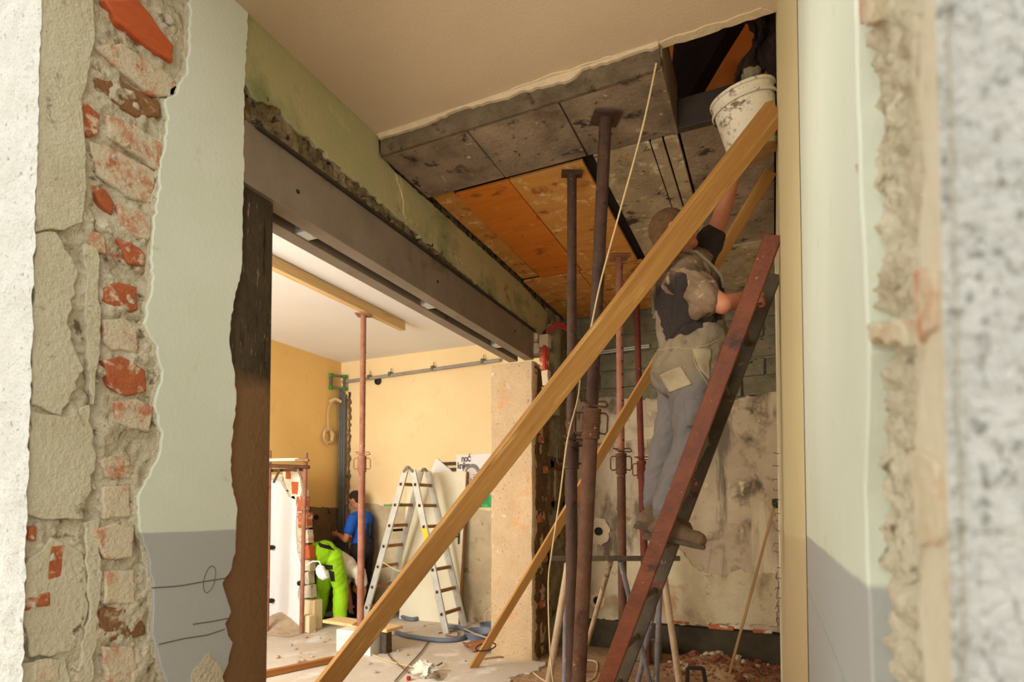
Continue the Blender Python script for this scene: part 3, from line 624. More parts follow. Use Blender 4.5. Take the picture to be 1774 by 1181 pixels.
g = G().box(-.485, -.46, 2.74, 3.26, ZF-.01, ZC+.16, .003); build(g, 'edge_board', 'form', fw, bevel=.003)
g = G().box(-.455, .035, 3.215, 3.262, ZF-.004, ZF+.165, .003); build(g, 'edge_board', 'steel_dark', fw, bevel=.003)
g = G(); g.box(-2.11, .035, 3.265, 6.11, ZF+.05, ZF+.1); g.box(-2.11, -.487, 2.80, 3.265, ZF+.05, ZF+.1); build(g, 'blackout_deck', 'black_gap', fw); g = G().box(-2.6, .2, 3.29, 6.3, ZF+.12, ZF+.165); g.box(-2.6, -.5, 2.80, 3.29, ZC+.03, ZF+.3); struct(g, 'ceiling_slab', 'band')  # near-black deck added above the panels to block light and darken their gaps

# storey above, seen through the hole
g = G().box(-2.6, 1.2, 4.2, 4.35, 3.80, 7.0); struct(g, 'wall_upstairs', 'orange_wall')
g = G(); g.box(-2.6, -2.45, 1.6, 4.2, 3.80, 7.0); g.box(-2.6, 1.2, 1.6, 4.35, 7.0, 7.1); g.box(-2.6, 1.2, 1.45, 1.6, 3.94, 7.0); g.box(1.05, 1.2, 1.6, 4.2, 5.2, 7.0); struct(g, 'ceiling_upstairs', 'orange_wall')

# ---------------------------------------------------------------- steel lintel
st = empty('steel_lintel', (-2.25, 3.6, 2.95), 'grey twin steel channel lintel spanning the wide opening in the left wall', 'lintel')
def channel(xw, lab=None):
    # profile in X-Z: web at xw facing the room, flanges to the rear
    p = [(xw, 2.945), (xw-.095, 2.945), (xw-.095, 2.957), (xw-.012, 2.966), (xw-.012, 3.205), (xw-.095, 3.214), (xw-.095, 3.226), (xw, 3.226)]
    g = G().prism([(x, 1.55, z) for x, z in p], (0, 3.62, 0)); return build(g, 'channel_beam', 'steel', st, lab, bevel=.003)
f0 = channel(-2.122); f1 = channel(-2.292)
g = G().bar((-2.128, 1.84, 3.228), (-2.128, 5.17, 3.228), .06, .014); build(g, 'top_ledge', 'steel_dark', st, 'dark ledge strip', bevel=.002)
for y in (2.26, 3.45, 4.58):
    g = G(); g.box(-2.292, -2.217, y-.006, y+.006, 2.955, 3.18); g.box(-2.292, -2.217, y-.006, y+.085, 2.951, 2.957); sp = build(g, 'spacer_bracket', 'alu', st, 'pale metal spacer bracket')
    for dy in (.03, .06):
        g = G().box(-2.285, -2.222, y+dy-.004, y+dy+.004, 2.957, 3.05); build(g, 'rib', 'alu', sp)
for y, z in ((2.1, 3.06), (3.4, 3.08), (4.72, 3.10)):
    g = G().lathe([(.011, 0), (.011, .003), (.002, .004)], (-2.122, y, z), (1, 0, 0), 10); build(g, 'bolt_hole', 'ink_dark', f0)

# ---------------------------------------------------------------- adjustable steel props
def zframe(p0, p1, spin=0.0):
    d = (V(p1)-V(p0)).normalized(); q = Vector((0, 0, 1)).rotation_difference(d)
    return (q.to_matrix().to_4x4() @ Matrix.Rotation(spin, 4, 'Z'))
def oriented(o, p0, p1, spin=0.0):
    m = zframe(p0, p1, spin); m.translation = V(p0); o.matrix_world = m; o.location = V(p0); o.rotation_euler = m.to_euler()

def steel_prop(p0, p1, label, m_out, m_in, zc, ro=.037, ri=.029, spin=.6, plate='square', holes=True):
    L = (V(p1)-V(p0)).length
    t = empty('steel_prop', p0, label, 'prop', 'adjustable steel props')
    oriented(t, p0, p1, spin)
    g = G().box(-.07, .07, -.07, .07, 0, .009); build(g, 'base_plate', m_out, t, local=True, bevel=.003)
    g = G().lathe([(ro, .009), (ro, zc-.10)], (0, 0, 0), (0, 0, 1), 20); build(g, 'outer_tube', m_out, t, local=True)
    prof = [(ro+.006, zc-.12), (ro+.011, zc-.115)]
    for i in range(9): prof += [(ro+.011, zc-.11+i*.016), (ro+.007, zc-.102+i*.016)]
    prof += [(ro+.011, zc+.035), (ro+.011, zc+.05), (ri, zc+.052)]
    g = G().lathe(prof, (0, 0, 0), (0, 0, 1), 20); co = build(g, 'collar', m_out, t, local=True)
    for s in (-1, 1):
        pts = [(s*(ro+.005), 0, zc-.085), (s*(ro+.04), 0, zc-.09), (s*(ro+.052), 0, zc-.075), (s*(ro+.052), 0, zc+.01), (s*(ro+.04), 0, zc+.026), (s*(ro+.005), 0, zc+.026)]
        g = G().tube(pts, .0055, 8); build(g, 'handle', m_out, co, local=True)
    g = G().lathe([(ri, zc+.045), (ri, L-.009)], (0, 0, 0), (0, 0, 1), 18); it = build(g, 'inner_tube', m_in, t, local=True)
    if holes:
        g = G(); n = int((L-.25-zc-.15)/.11); a = math.radians(holes)
        for i in range(n):
            c = Vector((math.cos(a), math.sin(a), 0))
            g.lathe([(.0085, 0), (.0085, .0022)], Vector((0, 0, zc+.16+i*.11)) + c*(ri-.0012), c, 8)
        build(g, 'pin_holes', 'ink_dark', it, local=True, kind='stuff')
    g = G().tube([(-.07, -.012, zc+.09), (.075, -.012, zc+.09), (.088, -.012, zc+.07), (.07, -.03, zc+.06), (-.03, -ro-.016, zc+.065), (-.055, -.03, zc+.085)], .006, 7); build(g, 'locking_pin', m_out, t, local=True)
    if plate == 'square': g = G().box(-.075, .075, -.075, .075, L-.009, L)
    else: g = G().box(-.065, .065, -.022, .022, L-.03, L)
    build(g, 'top_plate', m_in, t, 'dark rusty head plate', local=True, bevel=.002)
    return t
TH = math.radians(24.5)
steel_prop((-1.094,3.301) + (0,), (-.795, 2.96, ZF-.004), 'thick rusty steel prop with a diamond shaped head plate, nearest of the props', 'rust', 'rust_dark', 2.02, .042, .034, .5, holes=-70)
steel_prop((-1.168,3.455) + (0,), (-1.125, 3.375, ZF-.006+.012), 'dark steel prop with a narrow bar head under the orange plywood', 'rust_dark', 'rust_dark', 1.86, .036, .030, TH, 'bar', holes=-55)
steel_prop((-1.156,4.765) + (0,), (-1.16, 4.72, ZF+.006), 'pinkish rusty prop with a row of holes, behind the long yellow timber', 'rust', 'rust_pink', 1.90, .036, .031, TH, holes=-65)
steel_prop((-1.121,5.592) + (0,), (-1.21, 5.62, ZF+.0), 'dark red steel prop nearest the grey block wall', 'rust_red', 'rust_red', 1.90, .036, .030, TH, holes=False)
PB = .272
steel_prop((-3.97, 4.87, PB), (-3.94, 4.84, 3.545), 'pinkish red steel prop on a low plank bench in the far room', 'rust_pink', 'rust_pink', 1.72, .036, .030, TH, holes=-20)

# ---------------------------------------------------------------- timbers
def timber(name, p0, p1, w, h, m, label, cat, spin=0.0, hint=None, group=None, notch=True):
    p0, p1 = V(p0), V(p1); L = (p1-p0).length
    g = G(); n = 8; vs = []; fs = []
    for i in range(n+1):
        z = L*i/n
        for a, b in ((-1, -1), (1, -1), (1, 1), (-1, 1)):
            e = .0025
            vs.append(Vector((a*w/2 + R.uniform(-e, e), b*h/2 + R.uniform(-e, e), z)))
    for i in range(n):
        fs += [(i*4+j, i*4+(j+1) % 4, i*4+4+(j+1) % 4, i*4+4+j) for j in range(4)]
    fs += [(3, 2, 1, 0), (n*4, n*4+1, n*4+2, n*4+3)]
    g.add(vs, fs)
    o = build(g, name, m, None, label, cat, group, origin=(0, 0, 0), bevel=.004, angle=30)
    d = (p1-p0).normalized(); x = V(hint) if hint else Vector((1, 0, 0)); x = (x - d*x.dot(d)).normalized(); y = d.cross(x)
    mm = Matrix((x, y, d)).transposed().to_4x4(); mm = mm @ Matrix.Rotation(spin, 4, 'Z')
    o.rotation_euler = mm.to_euler(); o.location = p0
    return o
vd = (-.41, .91, 0)
t1 = timber('timber_brace', (-2.66, 2.42, .03), (.030, 2.87, 3.335), .045, .115, 'timber', 'long thick yellow timber running diagonally from floor to right wall in front of the ladder', 'timber', hint=(-.41, .91, .28), spin=.35)
for u in ():
    L = (V(.030, 2.87, 3.335)-V(-2.66, 2.42, .03)).length
    g = G().lathe([(.012, 0), (.012, .0012), (.005, .0016), (.001, .0016)], (-.0, -.056, L*u), (0, -1, 0), 12); 
t2 = timber('timber_brace', (-2.547,4.727) + (.02,), (.012, 3.80, 3.56), .03, .075, 'timber', 'thinner yellow timber brace leaning behind the man down to the pillar foot', 'timber', hint=(-.41, .91, .2), spin=.3)
timber('ceiling_joist', (-3.905, 2.0, 3.605), (-3.905, 5.50, 3.605), .075, .105, 'timber_pale', 'pale squared timber held under the white ceiling of the far room', 'timber', hint=(1, 0, 0))

# ---------------------------------------------------------------- leaning steel ladder
ld = empty('ladder', (-.95, 3.13, 0), 'red brown painted ladder leaning on the right wall under the man', 'ladder')
a0, a1 = V(-1.005, 2.80, 0.0), V(.015, 2.80, 2.72)
b0, b1 = V(-1.005, 3.30, 0.0), V(.018, 3.30, 2.73)
g = G().bar(a0, a1, .028, .078, (-.94, 0, .35)); build(g, 'stile', 'redlad', ld, bevel=.004)
g = G().bar(b0, b1, .028, .078, (-.94, 0, .35)); build(g, 'stile', 'greylad', ld, 'worn dark stile with grey splashes', bevel=.004)
for i in range(9):
    t = (.26 + .29*i)/2.97; p, q = a0.lerp(a1, t), b0.lerp(b1, t)
    g = G().tube([p, q], .015, 10); build(g, 'rung', 'greylad', ld)

# ---------------------------------------------------------------- bricklayer's trestle
ts = empty('trestle', (-1.08, 4.16, 0), 'low steel trestle with flat top bar and splayed legs behind the ladder', 'trestle')
A, B = V((-1.487,3.954,1.127)), V((-0.634,4.343,1.127))
g = G().bar(A, B, .05, .035); build(g, 'top_bar', 'greylad', ts, 'dark flat top bar', bevel=.003)
def leg(p, q, r, m): 
    g = G().tube([p, q], r, 12); build(g, 'leg', m, ts)
leg(V((-1.346,3.931,1.101)), V((-1.561,3.988) + (0.0,)), .026, 'trestle_pale')
leg(V((-1.397,4.041,1.089)), V((-1.463,4.168) + (0.0,)), .022, 'trestle_blue')
leg(V((-1.104,4.184,1.101)), V((-1.63,5.043) + (0.0,)), .020, 'trestle_pale')
leg(V((-1.026,4.165,1.106)), V((-0.894,4.677) + (0.0,)), .019, 'trestle_blue')
leg(V((-0.741,4.24,1.102)), V((-0.626,4.414) + (0.0,)), .024, 'trestle_pale')
leg(V((-0.761,4.308,1.095)), V((-0.877,4.684) + (0.0,)), .021, 'trestle_blue')
leg(V((-0.749,4.358,1.091)), V((-1.047,4.749) + (0.0,)), .021, 'trestle_blue')

# cord hanging from the formwork edge
pts = [V((-0.478,2.696,3.6)), V((-0.552,2.717,3.312)), V((-0.698,2.818,2.952)), V((-0.803,2.868,2.663)), V((-0.876,2.9,2.393)), V((-0.93,2.936,2.238)), V((-0.961,2.971,2.091)), V((-1.042,3.03,1.874)), V((-1.118,3.117,1.561)), V((-1.2,3.201,1.239)), V((-1.257,3.292,1.038)), V((-1.273,3.353,0.674)), V((-1.269,3.422,0.337)), V((-1.231,3.474,0.004))]
pts[-1].z = .006
def smooth(pts, k=6):
    out = []
    for i in range(len(pts)-1):
        p0, p1, p2, p3 = pts[max(i-1, 0)], pts[i], pts[i+1], pts[min(i+2, len(pts)-1)]
        for j in range(k):
            t = j/k; out.append(.5*((2*p1) + (p2-p0)*t + (2*p0-5*p1+4*p2-p3)*t*t + (3*p1-p0-3*p2+p3)*t*t*t))
    return out + [pts[-1]]
g = G().tube(smooth(pts), .0045, 6); tag(build(g, 'hanging_cord', 'cable'), 'thin pale cord hanging from the formwork edge past the props', 'cord')

# wooden pole leaning in the back right corner
timber('wooden_pole', (-.385, 5.36, .0), (.0, 5.46, 1.50), .024, .024, 'pole', 'thin wooden pole leaning against the right wall near the back corner', 'pole')
# hooks and tied wires on the right wall corner
g = G()
for k in range(16):
    z = .62 + k*.085 + R.uniform(-.02, .02); y = R.uniform(4.75, 5.25); l = R.uniform(.02, .05)
    g.tube([(.042, y, z), (.042-l, y-.01, z+.004), (.042-l-.004, y-.012, z+R.uniform(-.025, .025))], .0026, 5)
build(g, 'wall_hooks', 'steel_dark', wr)
g = G()
for k in range(5):
    a = k*1.3; g.tube([(.02 + .025*math.cos(t+a)*1.2, 5.15 + .02*math.sin(t*2+a), 1.53 + .035*math.sin(t+a*.5)) for t in [2*PI*i/12 for i in range(12)]], .005, 5, True)
g.rock((.015, 5.15, 1.53), .03, 3)
tag(build(g, 'wire_bundle', 'steel_dark'), 'small dark bundle of wire hung on the right wall corner above the pole', 'wire')

# red flexible tube beside the far end of the steel
pts = [V(p) for p in [(-2.041,5.328,3.264),(-1.977,5.322,3.313),(-1.897,5.337,3.318),(-1.842,5.386,3.273),(-1.837,5.479,3.181)]]
g = G().tube(smooth(pts), .013, 8); g.tube([p + Vector((.0, .02, -.03)) for p in smooth(pts)], .011, 8)
tag(build(g, 'red_tube', 'redtube'), 'bright red flexible tubes looping out of the wall above the pillar', 'tube')
g = G().tube([V(p) for p in [(-1.997,5.135,3.064),(-1.995,5.145,2.83)]], .016, 8); tag(build(g, 'red_tube', 'redtube'), 'short dark red tube standing upright in the wall beside the pillar top', 'tube')

# ---------------------------------------------------------------- things round the hole
sk = G()
def skf(u, v):
    x = -.085 + u*.15; z = 4.35 - v*(.66 + .07*math.sin(u*9) + .06*n3((u*4, v, 0), 2.0)); y = 3.10 + .03*math.sin(u*14) + .03*v
    x += .05*math.sin(v*11+1)*(1-u) + .02*n3((u*5, v*9, 1), 2.5) - .03*v*(1-u)
    return Vector((x, y, z))
sk.sheet(skf, 24, 50)
o = build(sk, 'torn_sacking', 'sack', None, 'dark torn sacking hanging at the right side of the ceiling hole', 'sacking')
sm = o.modifiers.new('solid', 'SOLIDIFY'); sm.thickness = .008
g = G().prism([(x, 3.75, z) for x, z in [(-0.536,4.725),(-0.122,4.609),(-0.26,4.421),(-0.488,4.08),(-0.53,3.803),(-0.733,3.856),(-0.617,4.25),(-0.613,4.341),(-0.564,4.41)]], (0, .16, 0)); g2 = build(g, 'dark_beam', 'black_gap', None, 'black slanting beam upstairs seen through the ceiling hole', 'beam', bevel=.01)

# ---------------------------------------------------------------- people
def ring_mesh(p0, r0, p1, r1, n=14, fl=1.0, side=None):
    """closed tapered capsule; fl < 1 flattens across 'side'"""
    p0, p1 = V(p0), V(p1); d = (p1-p0); L = d.length; d = d.normalized() if L > 1e-6 else Vector((0, 0, 1))
    a = V(side) if side else d.orthogonal(); a = (a - d*a.dot(d)).normalized(); b = d.cross(a)
    vs = []; rings = []
    hs = [(-90+15+i*25) for i in range(4)]
    prof = [(r0*math.cos(math.radians(h)), r0*math.sin(math.radians(h))*fl if False else r0*math.sin(math.radians(h))) for h in (-85, -60, -30, 0)]
    prof = [(r, z) for r, z in prof] + [(r1*math.cos(math.radians(h)), L + r1*math.sin(math.radians(h))) for h in (0, 30, 60, 85)]
    for r, z in prof:
        for j in range(n):
            an = 2*PI*j/n; vs.append(p0 + d*z + r*(fl*math.cos(an)*a + math.sin(an)*b))
    k = len(prof); fs = []
    for i in range(k-1): fs += [(i*n+j, i*n+(j+1) % n, (i+1)*n+(j+1) % n, (i+1)*n+j) for j in range(n)]
    fs += [tuple(range(n-1, -1, -1)), tuple((k-1)*n+j for j in range(n))]
    return vs, fs

def ell_mesh(c, r, rot=None, n=16):
    bm = bmesh.new(); bmesh.ops.create_uvsphere(bm, u_segments=n, v_segments=n//2+2, radius=1.0)
    m = rot if rot else Matrix.Identity(3)
    vs = [V(c) + m @ Vector((v.co.x*r[0], v.co.y*r[1], v.co.z*r[2])) for v in bm.verts]
    fs = [tuple(v.index for v in f.verts) for f in bm.faces]; bm.free(); return vs, fs

def basis(x, z):
    z = V(z).normalized(); x = V(x); x = (x - z*x.dot(z)).normalized(); y = z.cross(x)
    return Matrix((x, y, z)).transposed()

def blob(name, prims, voxel, m, parent, label=None, smooth_n=5, wrinkle=0.0, wsc=14, wst=(1, 1, 1)):
    """one continuous surface grown over overlapping volumes"""
    g = G()
    for p in prims:
        if p[0] == 'c': g.add(*ring_mesh(*p[1:]))
        else: g.add(*ell_mesh(*p[1:]))
    me = bpy.data.meshes.new('tmp'); me.from_pydata(g.v, [], g.f); me.update()
    o = bpy.data.objects.new('tmp', me); COL.objects.link(o)
    r = o.modifiers.new('r', 'REMESH'); r.mode = 'VOXEL'; r.voxel_size = voxel
    s = o.modifiers.new('s', 'SMOOTH'); s.iterations = smooth_n; s.factor = .5
    dg = bpy.context.evaluated_depsgraph_get(); dg.update()
    ev = o.evaluated_get(dg); res = bpy.data.meshes.new_from_object(ev)
    bpy.data.objects.remove(o); bpy.data.meshes.remove(me)
    off = wl(parent)
    if wrinkle:
        res.update(); nm = [v.normal.copy() for v in res.vertices]
        for v, n_ in zip(res.vertices, nm):
            wd = Vector(wst).normalized(); p = v.co - wd*(v.co.dot(wd)*.72)     # folds run along wst
            f = noise.ridged_multi_fractal(p*wsc, 1.0, 2.0, 3, 1.0, 2.0)
            v.co += n_*wrinkle*(f-1.0)
    for v in res.vertices: v.co -= off
    res.name = name; res.polygons.foreach_set('use_smooth', [True]*len(res.polygons)); res.update()
    q = bpy.data.objects.new(name, res); COL.objects.link(q); q.parent = parent
    res.materials.clear(); res.materials.append(M[m])
    return tag(q, label)

def patch(name, target, corners, m, off=.006, n=10, dirv=None, label=None):
    """cloth patch laid on the surface of a garment (corners in world space, projected along dirv)"""
    w0 = wl(target); bvh = BVHTree.FromPolygons([v.co + w0 for v in target.data.vertices], [tuple(p.vertices) for p in target.data.polygons])
    c = [V(p) for p in corners]; d = V(dirv).normalized(); g = G()
    def f(u, v):
        p = c[0].lerp(c[1], u).lerp(c[3].lerp(c[2], u), v)
        h = bvh.ray_cast(p - d*.5, d)
        q = h[0] if h[0] is not None else bvh.find_nearest(p)[0]
        return q - d*off
    g.sheet(f, n, n); o = build(g, name, m, target, label)
    s = o.modifiers.new('solid', 'SOLIDIFY'); s.thickness = .006; s.offset = 0
    return o

def hand(wrist, direction, palm_n, thumb_side, curl, size=1.0, spread=.12):
    """palm, four unequal fingers and a thumb as volumes to be merged into the arm"""
    w = V(wrist); d = V(direction).normalized(); n = V(palm_n); n = (n - d*n.dot(d)).normalized(); t = V(thumb_side); t = (t - d*t.dot(d) - n*t.dot(n)).normalized()
    out = [('c', w - d*.02*size, .024*size, w + d*.05*size, .030*size, 14, .6, tuple(n)), ('c', w + d*.04*size + t*.016*size, .022*size, w + d*.082*size + t*.018*size, .019*size, 12, .65, tuple(n)), ('c', w + d*.04*size - t*.016*size, .021*size, w + d*.078*size - t*.02*size, .018*size, 12, .65, tuple(n))]
    for k, (o_, l) in enumerate(((.030, .068), (.010, .078), (-.011, .072), (-.030, .056))):
        p = w + d*.080*size + t*o_*size; a = 0.0; q = p; dd = d + t*o_*spread*8
        for i, fr_ in enumerate((.45, .32, .25)):
            a += curl*(.8 if i == 0 else 1.0); dv = (dd*math.cos(a) + n*math.sin(a)).normalized(); q2 = q + dv*l*fr_*size
            out.append(('c', q, (.0092-.0007*i)*size, q2, (.0086-.0008*i)*size, 10)); q = q2
    p = w + d*.025*size + t*.028*size; p2 = p + (d*.5 + t*.75 + n*.35).normalized()*.036*size; p3 = p2 + (d*.8 + t*.15 + n*.6).normalized()*.030*size
    out += [('c', p, .013*size, p2, .0105*size, 10), ('c', p2, .0105*size, p3, .0085*size, 10)]
    return out

# ---- man on the ladder
FD = Vector((math.cos(.10), math.sin(.10), 0)); RT = Vector((FD.y, -FD.x, 0))     # facing, his right
foot = V(-.47, 3.02, 1.36)
man = empty('person', foot, 'man in dark t-shirt and dusty overalls climbing a ladder, lifting a bucket overhead', 'person', 'building workers')
def J(p): return V(p)
hd = J((-0.457,3.017,2.92)); neck = J((-0.393,3.052,2.759))
Rs, Ls = J((-0.384,2.885,2.612)), J((-0.349,3.223,2.837))
Re, Rw = J((-0.209,2.882,2.465)), J((-0.11,3.056,2.544))
Le, Lw = J((-0.254,3.216,3.005)), J((-0.163,3.183,3.249))
ch, wa, pv = J((-0.39,3.059,2.588)), J((-0.374,3.075,2.358)), J((-0.387,3.073,2.238))
Rh, Lh = J((-0.366,2.987,2.149)), J((-0.433,3.153,2.189))
Rk, Ra = J((-0.373,2.952,1.834)), J((-0.493,2.931,1.496))
Lk, La = J((-0.512,3.118,1.873)), J((-0.578,3.1,1.538))
up_h = (Vector((0, 0, 1)) - FD*.30).normalized(); ff = (FD + Vector((0, 0, .35))).normalized()
HB = basis(ff, up_h)
def hp(x, y, z): return hd + HB @ Vector((x, y, z))
body = [('e', hp(0, 0, .02), (.098, .078, .105), HB), ('e', hp(.03, 0, -.045), (.066, .058, .075), HB), ('c', hp(.05, 0, -.09), .032, hp(.075, 0, -.092), .026),
        ('c', hp(.092, 0, .005), .010, hp(.112, 0, -.032), .015), ('e', hp(.085, 0, .03), (.016, .055, .012), HB),
        ('e', hp(.0, .078, -.005), (.020, .011, .033), HB), ('e', hp(.0, -.078, -.005), (.020, .011, .033), HB),
        ('c', hp(.09, 0, -.062), .010, hp(.092, 0, -.064), .010),
        ('c', neck - Vector((0, 0, .03)), .066, hp(-.012, 0, -.06), .056),
        ('e', ch, (.125, .16, .20), basis(FD, (0, 0, 1))), ('e', wa, (.12, .14, .14), basis(FD, (0, 0, 1))), ('e', pv, (.12, .15, .12), basis(FD, (0, 0, 1))),
        ('c', Rs, .056, Re, .046), ('c', Re, .045, Re.lerp(Rw, .35), .043), ('c', Re.lerp(Rw, .35), .043, Rw, .029), ('c', ch + Vector((0, 0, .12)), .07, Rs, .056),
        ('c', Ls, .056, Le, .047), ('c', Le, .047, Le.lerp(Lw, .35), .044), ('c', Le.lerp(Lw, .35), .044, Lw, .030), ('c', ch + Vector((0, 0, .12)), .07, Ls, .056),
        ('c', Rh, .075, Rk, .052), ('c', Rk, .052, Ra, .040), ('c', Lh, .075, Lk, .052), ('c', Lk, .052, La, .040), ('c', pv, .10, Rh, .075), ('c', pv, .10, Lh, .075),
        ('c', Ra, .036, Ra + Vector((0.02, 0, -.06)), .035), ('c', La, .036, La + Vector((0.02, 0, -.06)), .035)]
hsd = (V(.35, 0, .94)).normalized()
body += hand(Rw, (.86, .42, .02), (0, .9, -.3), (.2, 0, 1), 1.0, .95)
body += hand(Lw, (.05, .2, 1), (.97, 0, .15), (0, -1, 0), .55, .98, .2)
blob('body', body, .0075, 'skin', man, smooth_n=3)
hair = [('e', hp(-.014, 0, .038), (.104, .086, .100), HB), ('e', hp(-.045, 0, -.015), (.068, .080, .085), HB), ('c', hp(-.055, .035, -.07), .03, hp(-.055, -.035, -.07), .03)]
blob('hair', hair, .009, 'hair_brown', man, 'short brown hair', 4)
for s in (-1, 1): build(G().lathe([(.003, 0), (.010, .004), (.004, .007)], hp(.080, s*.032, .012), HB @ Vector((1, 0, 0)), 10), 'eye', 'black', man)
BB = basis(FD, (0, 0, 1))
def bp(c, f, r, u): return c + FD*f + RT*r + Vector((0, 0, u))
shirt = [('e', bp(ch, .0, 0, -.02), (.165, .195, .25), BB), ('e', bp(wa, 0, 0, .03), (.158, .178, .17), BB), ('c', bp(neck, 0, 0, -.055), .085, bp(neck, 0, 0, -.01), .066),
         ('c', bp(ch, -.02, .02, .14), .095, Rs, .088), ('c', Rs, .086, Rs.lerp(Re, .2), .07),
         ('c', bp(ch, -.0, -.02, .14), .095, Ls, .070), ('e', bp(ch, .07, .05, -.06), (.10, .14, .20), BB)]
sh = blob('shirt', shirt, .009, 'shirt_dust', man, 'dark t-shirt caked in pale dust at the shoulder', 3, .021, 12, (.78, .3, -.62))
blob('sleeve', [('c', bp(Rs, -.04, -.04, .02), .076, Rs, .082), ('c', Rs, .082, Rs.lerp(Re, .45), .076), ('c', Rs.lerp(Re, .3), .074, Rs.lerp(Re, .66) + Vector((-.01, 0, -.02)), .074), ('c', Rs.lerp(Re, .4), .05, Rs.lerp(Re, .60) + Vector((-.05, -.01, -.08)), .035)], .009, 'sleeve_dust', man, 'short sleeve caked in pale dust', 4, .011, 17, (.6, .2, -.75))
blob('sleeve', [('c', bp(Ls, -.02, .02, -.06), .082, Ls, .080), ('c', Ls, .080, Ls.lerp(Le, .62), .074), ('c', bp(ch, .02, -.10, .10), .09, Ls, .08)], .010, 'shirt', man, 'dark sleeve of the raised arm with shade painted in', 3, .010, 12)  # dark cloth without the caked dust, so the shade there is painted in
patch('dust_patch', sh, [bp(Rs, -.09, -.10, .13), bp(Rs, .10, -.10, .13), bp(Rs.lerp(Re, .55), .08, .12, .02), bp(Rs.lerp(Re, .45), -.10, .12, -.03)], 'shirt_dust', .001, 24, (-.30*FD.x-.0, .80, -.75), 'shoulder caked in pale dust')
ov = [('e', bp(pv, -.01, 0, -.01), (.182, .195, .17), BB), ('e', bp(pv, -.085, .08, -.05), (.105, .10, .125), BB), ('e', bp(pv, -.085, -.08, -.05), (.105, .10, .125), BB), ('e', bp(wa, .0, 0, -.055), (.176, .192, .11), BB), ('e', bp(wa, .07, 0, .0), (.115, .17, .12), BB),
      ('c', Rh, .118, Rh.lerp(Rk, .5), .098), ('c', Rh.lerp(Rk, .5), .098, Rk, .082), ('c', Rk, .082, Rk.lerp(Ra, .5), .080), ('c', Rk.lerp(Ra, .5), .080, Ra + Vector((0, 0, .0)), .070),
      ('c', Lh, .118, Lh.lerp(Lk, .5), .096), ('c', Lh.lerp(Lk, .5), .096, Lk, .080), ('c', Lk, .080, Lk.lerp(La, .5), .076), ('c', Lk.lerp(La, .5), .076, La, .068),
      ('c', bp(wa, -.125, .05, -.03), .05, bp(ch, -.15, .03, -.04), .028, 14, .7, tuple(FD)), ('c', bp(wa, -.125, -.05, -.03), .05, bp(ch, -.15, -.03, -.04), .028, 14, .7, tuple(FD)),
      ('c', bp(wa, .13, .06, .0), .06, bp(ch, .135, .05, -.03), .05, 14, .6, tuple(FD)), ('c', bp(wa, .13, -.06, .0), .06, bp(ch, .135, -.05, -.03), .05, 14, .6, tuple(FD))]
ovo = blob('overalls', ov, .010, 'overall', man, 'grey beige work overalls', 3, .016, 10, (.8, .3, .45))
vdir = (-.35, .93, 0)
def wpt(x, y, w): return None
patch('pocket', ovo, [V((-0.471,2.785,2.159)), V((-0.385,2.823,2.192)), V((-0.346,2.845,2.093)), V((-0.424,2.81,2.073))], 'pocket', .006, 10, vdir, 'beige back pocket')
patch('pocket', ovo, [V((-0.336,2.843,2.275)), V((-0.248,2.883,2.269)), V((-0.265,2.881,2.117)), V((-0.307,2.86,2.159))], 'pocket', .004, 10, vdir, 'beige hip pocket')
patch('knee_patch', ovo, [V((-0.36,2.786,2.022)), V((-0.261,2.831,2.022)), V((-0.278,2.828,1.889)), V((-0.352,2.794,1.889))], 'overall', .005, 10, vdir)
def surf_line(target, pts, name, m, r=.0018):
    w0 = wl(target); bvh = BVHTree.FromPolygons([v.co + w0 for v in target.data.vertices], [tuple(p.vertices) for p in target.data.polygons]); d = V(vdir).normalized(); o = []
    pts = smooth([V(p) for p in pts], 6)
    for p in pts:
        h = bvh.ray_cast(p - d*.6, d)
        if h[0] is not None: o.append(h[0] - d*.002)
    if len(o) > 2: build(G().tube(o, r, 6), name, m, target)
surf_line(ovo, [(-0.347,2.891,2.306),(-0.343,2.897,2.213),(-0.321,2.909,2.143),(-0.286,2.927,2.086)], 'seam', 'seam')
surf_line(ovo, [(-0.477,2.832,2.311),(-0.439,2.85,2.292),(-0.388,2.874,2.278),(-0.345,2.894,2.275),(-0.285,2.92,2.289),(-0.234,2.942,2.317)], 'seam', 'seam', .002)
w0 = wl(sh); sbvh = BVHTree.FromPolygons([v.co + w0 for v in sh.data.vertices], [tuple(p.vertices) for p in sh.data.polygons])
def strap(pts, w=.017):
    o = []
    for p in smooth([V(p) for p in pts], 5):
        q = sbvh.find_nearest(p); o.append(q[0] + q[1]*.006)
    build(G().tube(o, w, 8, flat=.25), 'strap', 'overall', man, 'overall strap')
strap([bp(ch, -.17, .04, -.08), bp(ch, -.17, .06, .05), bp(ch, -.12, .08, .16), bp(ch, -.02, .09, .22), bp(ch, .08, .09, .14), bp(ch, .15, .07, .0)])
strap([bp(ch, -.17, -.04, -.08), bp(ch, -.17, -.06, .05), bp(ch, -.12, -.08, .16), bp(ch, -.02, -.09, .22), bp(ch, .08, -.09, .14), bp(ch, .15, -.07, .0)])
